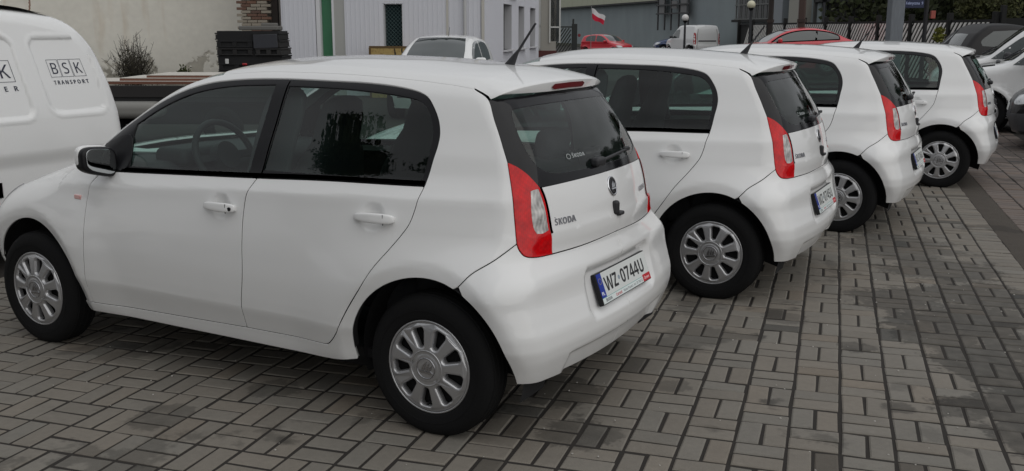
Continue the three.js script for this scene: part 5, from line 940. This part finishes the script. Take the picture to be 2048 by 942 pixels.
// concrete pole
{ const o = group('concrete_pole', 'thick grey concrete pole behind the farthest white hatchback', 'pole'); o.position.set(-1.04, 0, -17.3); o.rotation.y = .5; const t = dataTex(64, 256, (u, v) => { const a = fbm(u * 8, v * 30, 3, 4); const k = 1 + .25 * a; return [.17 * k, .185 * k, .205 * k].map(q => Math.pow(q, 1 / 2.2)); }); mesh('shaft', rbox(.265, 6, .265, 0, 3, 0, .02), std(1, 1, 1, .85, { map: t }), o); mesh('cap', rbox(.3, .06, .3, 0, 6.03, 0, .01), std(.17, .18, .2, .85), o); }
// blue sign on a dark post
{ const o = group('street_sign', 'dark blue sign with a line of white lettering on a dark post', 'sign'); o.position.set(-1.02, 0, -19.6); o.rotation.y = .5; const t = canvasTex(256, 192, (c, w, h) => { c.fillStyle = '#0f1c40'; c.fillRect(0, 0, w, h); c.fillStyle = '#aab4d8'; c.font = 'bold 38px sans-serif'; c.fillText('Fabryczna', 18, 160); c.fillText('9', 226, 158); }); mesh('panel', rbox(.44, .42, .03, 0, 2.26, 0, .006), std(.01, .015, .05, .5), o); mesh('print', new THREE.PlaneGeometry(.42, .40).translate(0, 2.26, .0165), std(1, 1, 1, .5, { map: t }), o); mesh('post', rod([.3, 0, -.04], [.3, 3.2, -.04], .05), std(.014, .014, .016, .7), o); mesh('red_box', rbox(.10, .17, .08, .43, 1.91, 0, .01), std(.32, .07, .05, .6), o); }

// ---- plants
const leafMat = (r, g, b) => new THREE.MeshStandardMaterial({ color: C3(r, g, b), roughness: .9, side: THREE.DoubleSide });
function leafQuad() { const g = new THREE.BufferGeometry(); g.setAttribute('position', new THREE.Float32BufferAttribute([0, 0, 0, .5, .35, .12, 1, 0, 0, .5, -.35, .12], 3)); g.setIndex([0, 1, 2, 0, 2, 3]); g.setAttribute('uv', new THREE.Float32BufferAttribute([0, 0, .5, 1, 1, 0, .5, 0], 2)); g.computeVertexNormals(); return g; }
const leafG = leafQuad();
function tree(label, x, z, h, rad, n, leaf, col, o2 = {}) {
  const o = group(o2.name ?? 'broadleaf_tree', label, o2.cat ?? 'tree', o2.grp); o.position.set(x, 0, z);
  const tr = [], tips = []; const h0 = h * (o2.bole ?? .25);
  const grow = (a, d, l, r, lv) => { const b = a.clone().addScaledVector(d, l); tr.push(rod(a.toArray(), b.toArray(), r, r * .68, 6)); if (lv === 0) { tips.push(b); return; } const k = lv > 2 ? 4 : 3; for (let i = 0; i < k; i++) { const e = d.clone().add(V3(rr(-1, 1), rr(-.25, .6), rr(-1, 1)).multiplyScalar(.75)).normalize(); grow(b, e, l * rr(.62, .82), r * .62, lv - 1); } tips.push(b); };
  grow(V3(0, 0, 0), V3(rr(-.05, .05), 1, rr(-.05, .05)).normalize(), h0, h * .022 + .03, 3);
  mesh('trunk', tr, leafMat(.05, .042, .034), o);
  const lobes = []; for (let i = 0; i < (o2.lobes ?? 16); i++) { const a = rr(0, 6.283), q = Math.sqrt(rnd()), y = lerp(h0 * .9, h * .93, rnd()); const t = (y - h0) / (h - h0), R = rad * (o2.shape ? o2.shape(t) : Math.sin(Math.PI * clamp(t * .85 + .12, 0, 1))); lobes.push([Math.cos(a) * R * q * .85, y, Math.sin(a) * R * q * .85, rad * rr(.28, .46)]); }
  const im = new THREE.InstancedMesh(leafG, leafMat(...col), n); im.name = 'crown'; im.userData.kind = 'stuff'; im.castShadow = im.receiveShadow = true; const mt = new THREE.Matrix4(), q = new THREE.Quaternion(), cc = new THREE.Color();
  for (let i = 0; i < n; i++) { const L = lobes[Math.floor(rnd() * lobes.length)]; let d; do d = V3(rr(-1, 1), rr(-1, 1), rr(-1, 1)); while (d.lengthSq() > 1); d.normalize().multiplyScalar(L[3] * Math.pow(rnd(), .4) * (1 + .25 * noise.noise(d.x * 4, d.y * 4, i % 17))); q.setFromEuler(new THREE.Euler(rr(-1.2, 1.2), rr(0, 6.3), rr(-1, 1))); const s = leaf * rr(.6, 1.3); mt.compose(V3(L[0] + d.x, Math.max(.05, L[1] + d.y * .8), L[2] + d.z), q, V3(s, s, s)); im.setMatrixAt(i, mt); const k = rr(.6, 1.35); im.setColorAt(i, cc.setRGB(k, k * rr(.92, 1.05), k * .9)); }
  o.add(im); return o;
}
// dark trees and hedge beyond the fence, right
const G = [.038, .048, .018];
tree('dark bushy tree beyond the fence right of the beige pilaster', -3.4, -44, 8, 4.2, 9000, .30, G, { grp: 'trees beyond the fence', bole: .08 });
tree('dark bushy tree beyond the fence behind the concrete pole', 1.5, -40, 9, 4.8, 10000, .30, [.034, .042, .017], { grp: 'trees beyond the fence', bole: .06 });
tree('dark bushy tree beyond the fence above the dark hatchback', 7.2, -38, 9, 5, 10000, .30, [.036, .045, .02], { grp: 'trees beyond the fence', bole: .06 });
tree('dark tree beyond the fence at the right edge of the picture', 12.5, -36, 10, 5, 9000, .32, [.03, .04, .018], { grp: 'trees beyond the fence', bole: .1 });
tree('low olive bush rising just above the striped fence', -.2, -31.5, 2.9, 1.5, 5000, .13, [.055, .06, .02], { name: 'bush', cat: 'bush', bole: .1, lobes: 10 });
tree('low green bush above the fence behind the dark hatchback', 2.6, -29.6, 2.9, 1.7, 5000, .13, [.05, .058, .022], { name: 'bush', cat: 'bush', bole: .1, lobes: 10 });
tree('yellowing shrub against the fence right of the blue sign', -.55, -20.6, 1.75, .33, 1500, .06, [.12, .125, .02], { name: 'bush', cat: 'bush', bole: .2, lobes: 9 });
{ // dark covered yard behind the fence
  const o = placed('dark_shed', 'dark open shed behind the striped fence', 'building', [-9.2, -47.6], [.93, -.36]); mesh('back_wall', box(12, 5, .2, 6, 2.5, -6), std(.10, .10, .095, .95), o); for (const x of [12.1, -.1]) mesh('side_wall', box(.2, 3.2, 6, x, 1.6, -3), std(.10, .10, .095, .95), o); mesh('roof', box(12.4, .3, 7.6, 6, 3.05, -2.5), std(.05, .05, .05, .9), o); for (const u of [.2, 2.4, 4.6]) mesh('post', rbox(.3, 3, .3, u, 1.5, 0, .02), std(.03, .03, .032, .9), o);
}
// dry shrub at the foot of the plaster wall
{
  const o = group('dry_shrub', 'bare twiggy shrub growing against the peeling plaster wall', 'shrub'); o.position.set(-19.2, 0, -13.9); const tw = [];
  for (let i = 0; i < 150; i++) { const a = rr(0, 6.283), e = rr(.35, 1.45), l = rr(.5, 1.15), x0 = rr(-.25, .25), y0 = rr(.0, .45); const p = [x0, y0, rr(-.15, .15)]; const b = [p[0] + Math.cos(a) * Math.cos(e) * l * .75, y0 + Math.sin(e) * l, p[2] + Math.sin(a) * Math.cos(e) * l * .5]; tw.push(rod(p, b, .011, .004, 4)); for (let k = 0; k < 3; k++) { const t = rr(.4, 1), q = p.map((v, m) => lerp(v, b[m], t)); tw.push(rod(q, [q[0] + rr(-.18, .18), q[1] + rr(.02, .22), q[2] + rr(-.12, .12)], .006, .002, 3)); } }
  for (const [dx, dy] of [[.75, 1.15], [.95, .8]]) tw.push(rod([.15, .1, .1], [dx, dy, .15], .02, .008, 5));
  const t = mesh('twigs', tw, std(.05, .043, .034, .95), o); t.userData.kind = 'stuff'; const im = new THREE.InstancedMesh(leafG, leafMat(.06, .055, .032), 1300); im.name = 'leaves'; im.userData.kind = 'stuff'; const mt = new THREE.Matrix4(), q = new THREE.Quaternion(); for (let i = 0; i < 1300; i++) { const a = rr(0, 6.28), r = Math.pow(rnd(), .6); q.setFromEuler(new THREE.Euler(rr(-2, 2), rr(0, 6), rr(-2, 2))); const s = rr(.02, .05); mt.compose(V3(Math.cos(a) * r * .62, .12 + Math.abs(Math.sin(a)) * r * .95, rr(-.3, .3)), q, V3(s, s, s)); im.setMatrixAt(i, mt); } o.add(im);
}
tree('small green weed at the foot of the plaster wall', -17.9, -14.6, .75, .35, 500, .06, [.07, .085, .03], { name: 'weed', cat: 'weed', bole: .2, lobes: 7 });
// trees on the near side of the yard, mirrored in the side windows
tree('tall tree standing on the near side of the yard behind the camera', -8.8, 12.6, 10.4, 4.0, 26000, .22, [.05, .06, .02], { grp: 'trees behind the camera', bole: .2, lobes: 42 });
tree('second tall tree behind the camera, further along the yard', -3.2, 15.0, 11.6, 4.4, 26000, .22, [.05, .06, .022], { grp: 'trees behind the camera', bole: .2, lobes: 42 });
renderer.render(scene, camera);
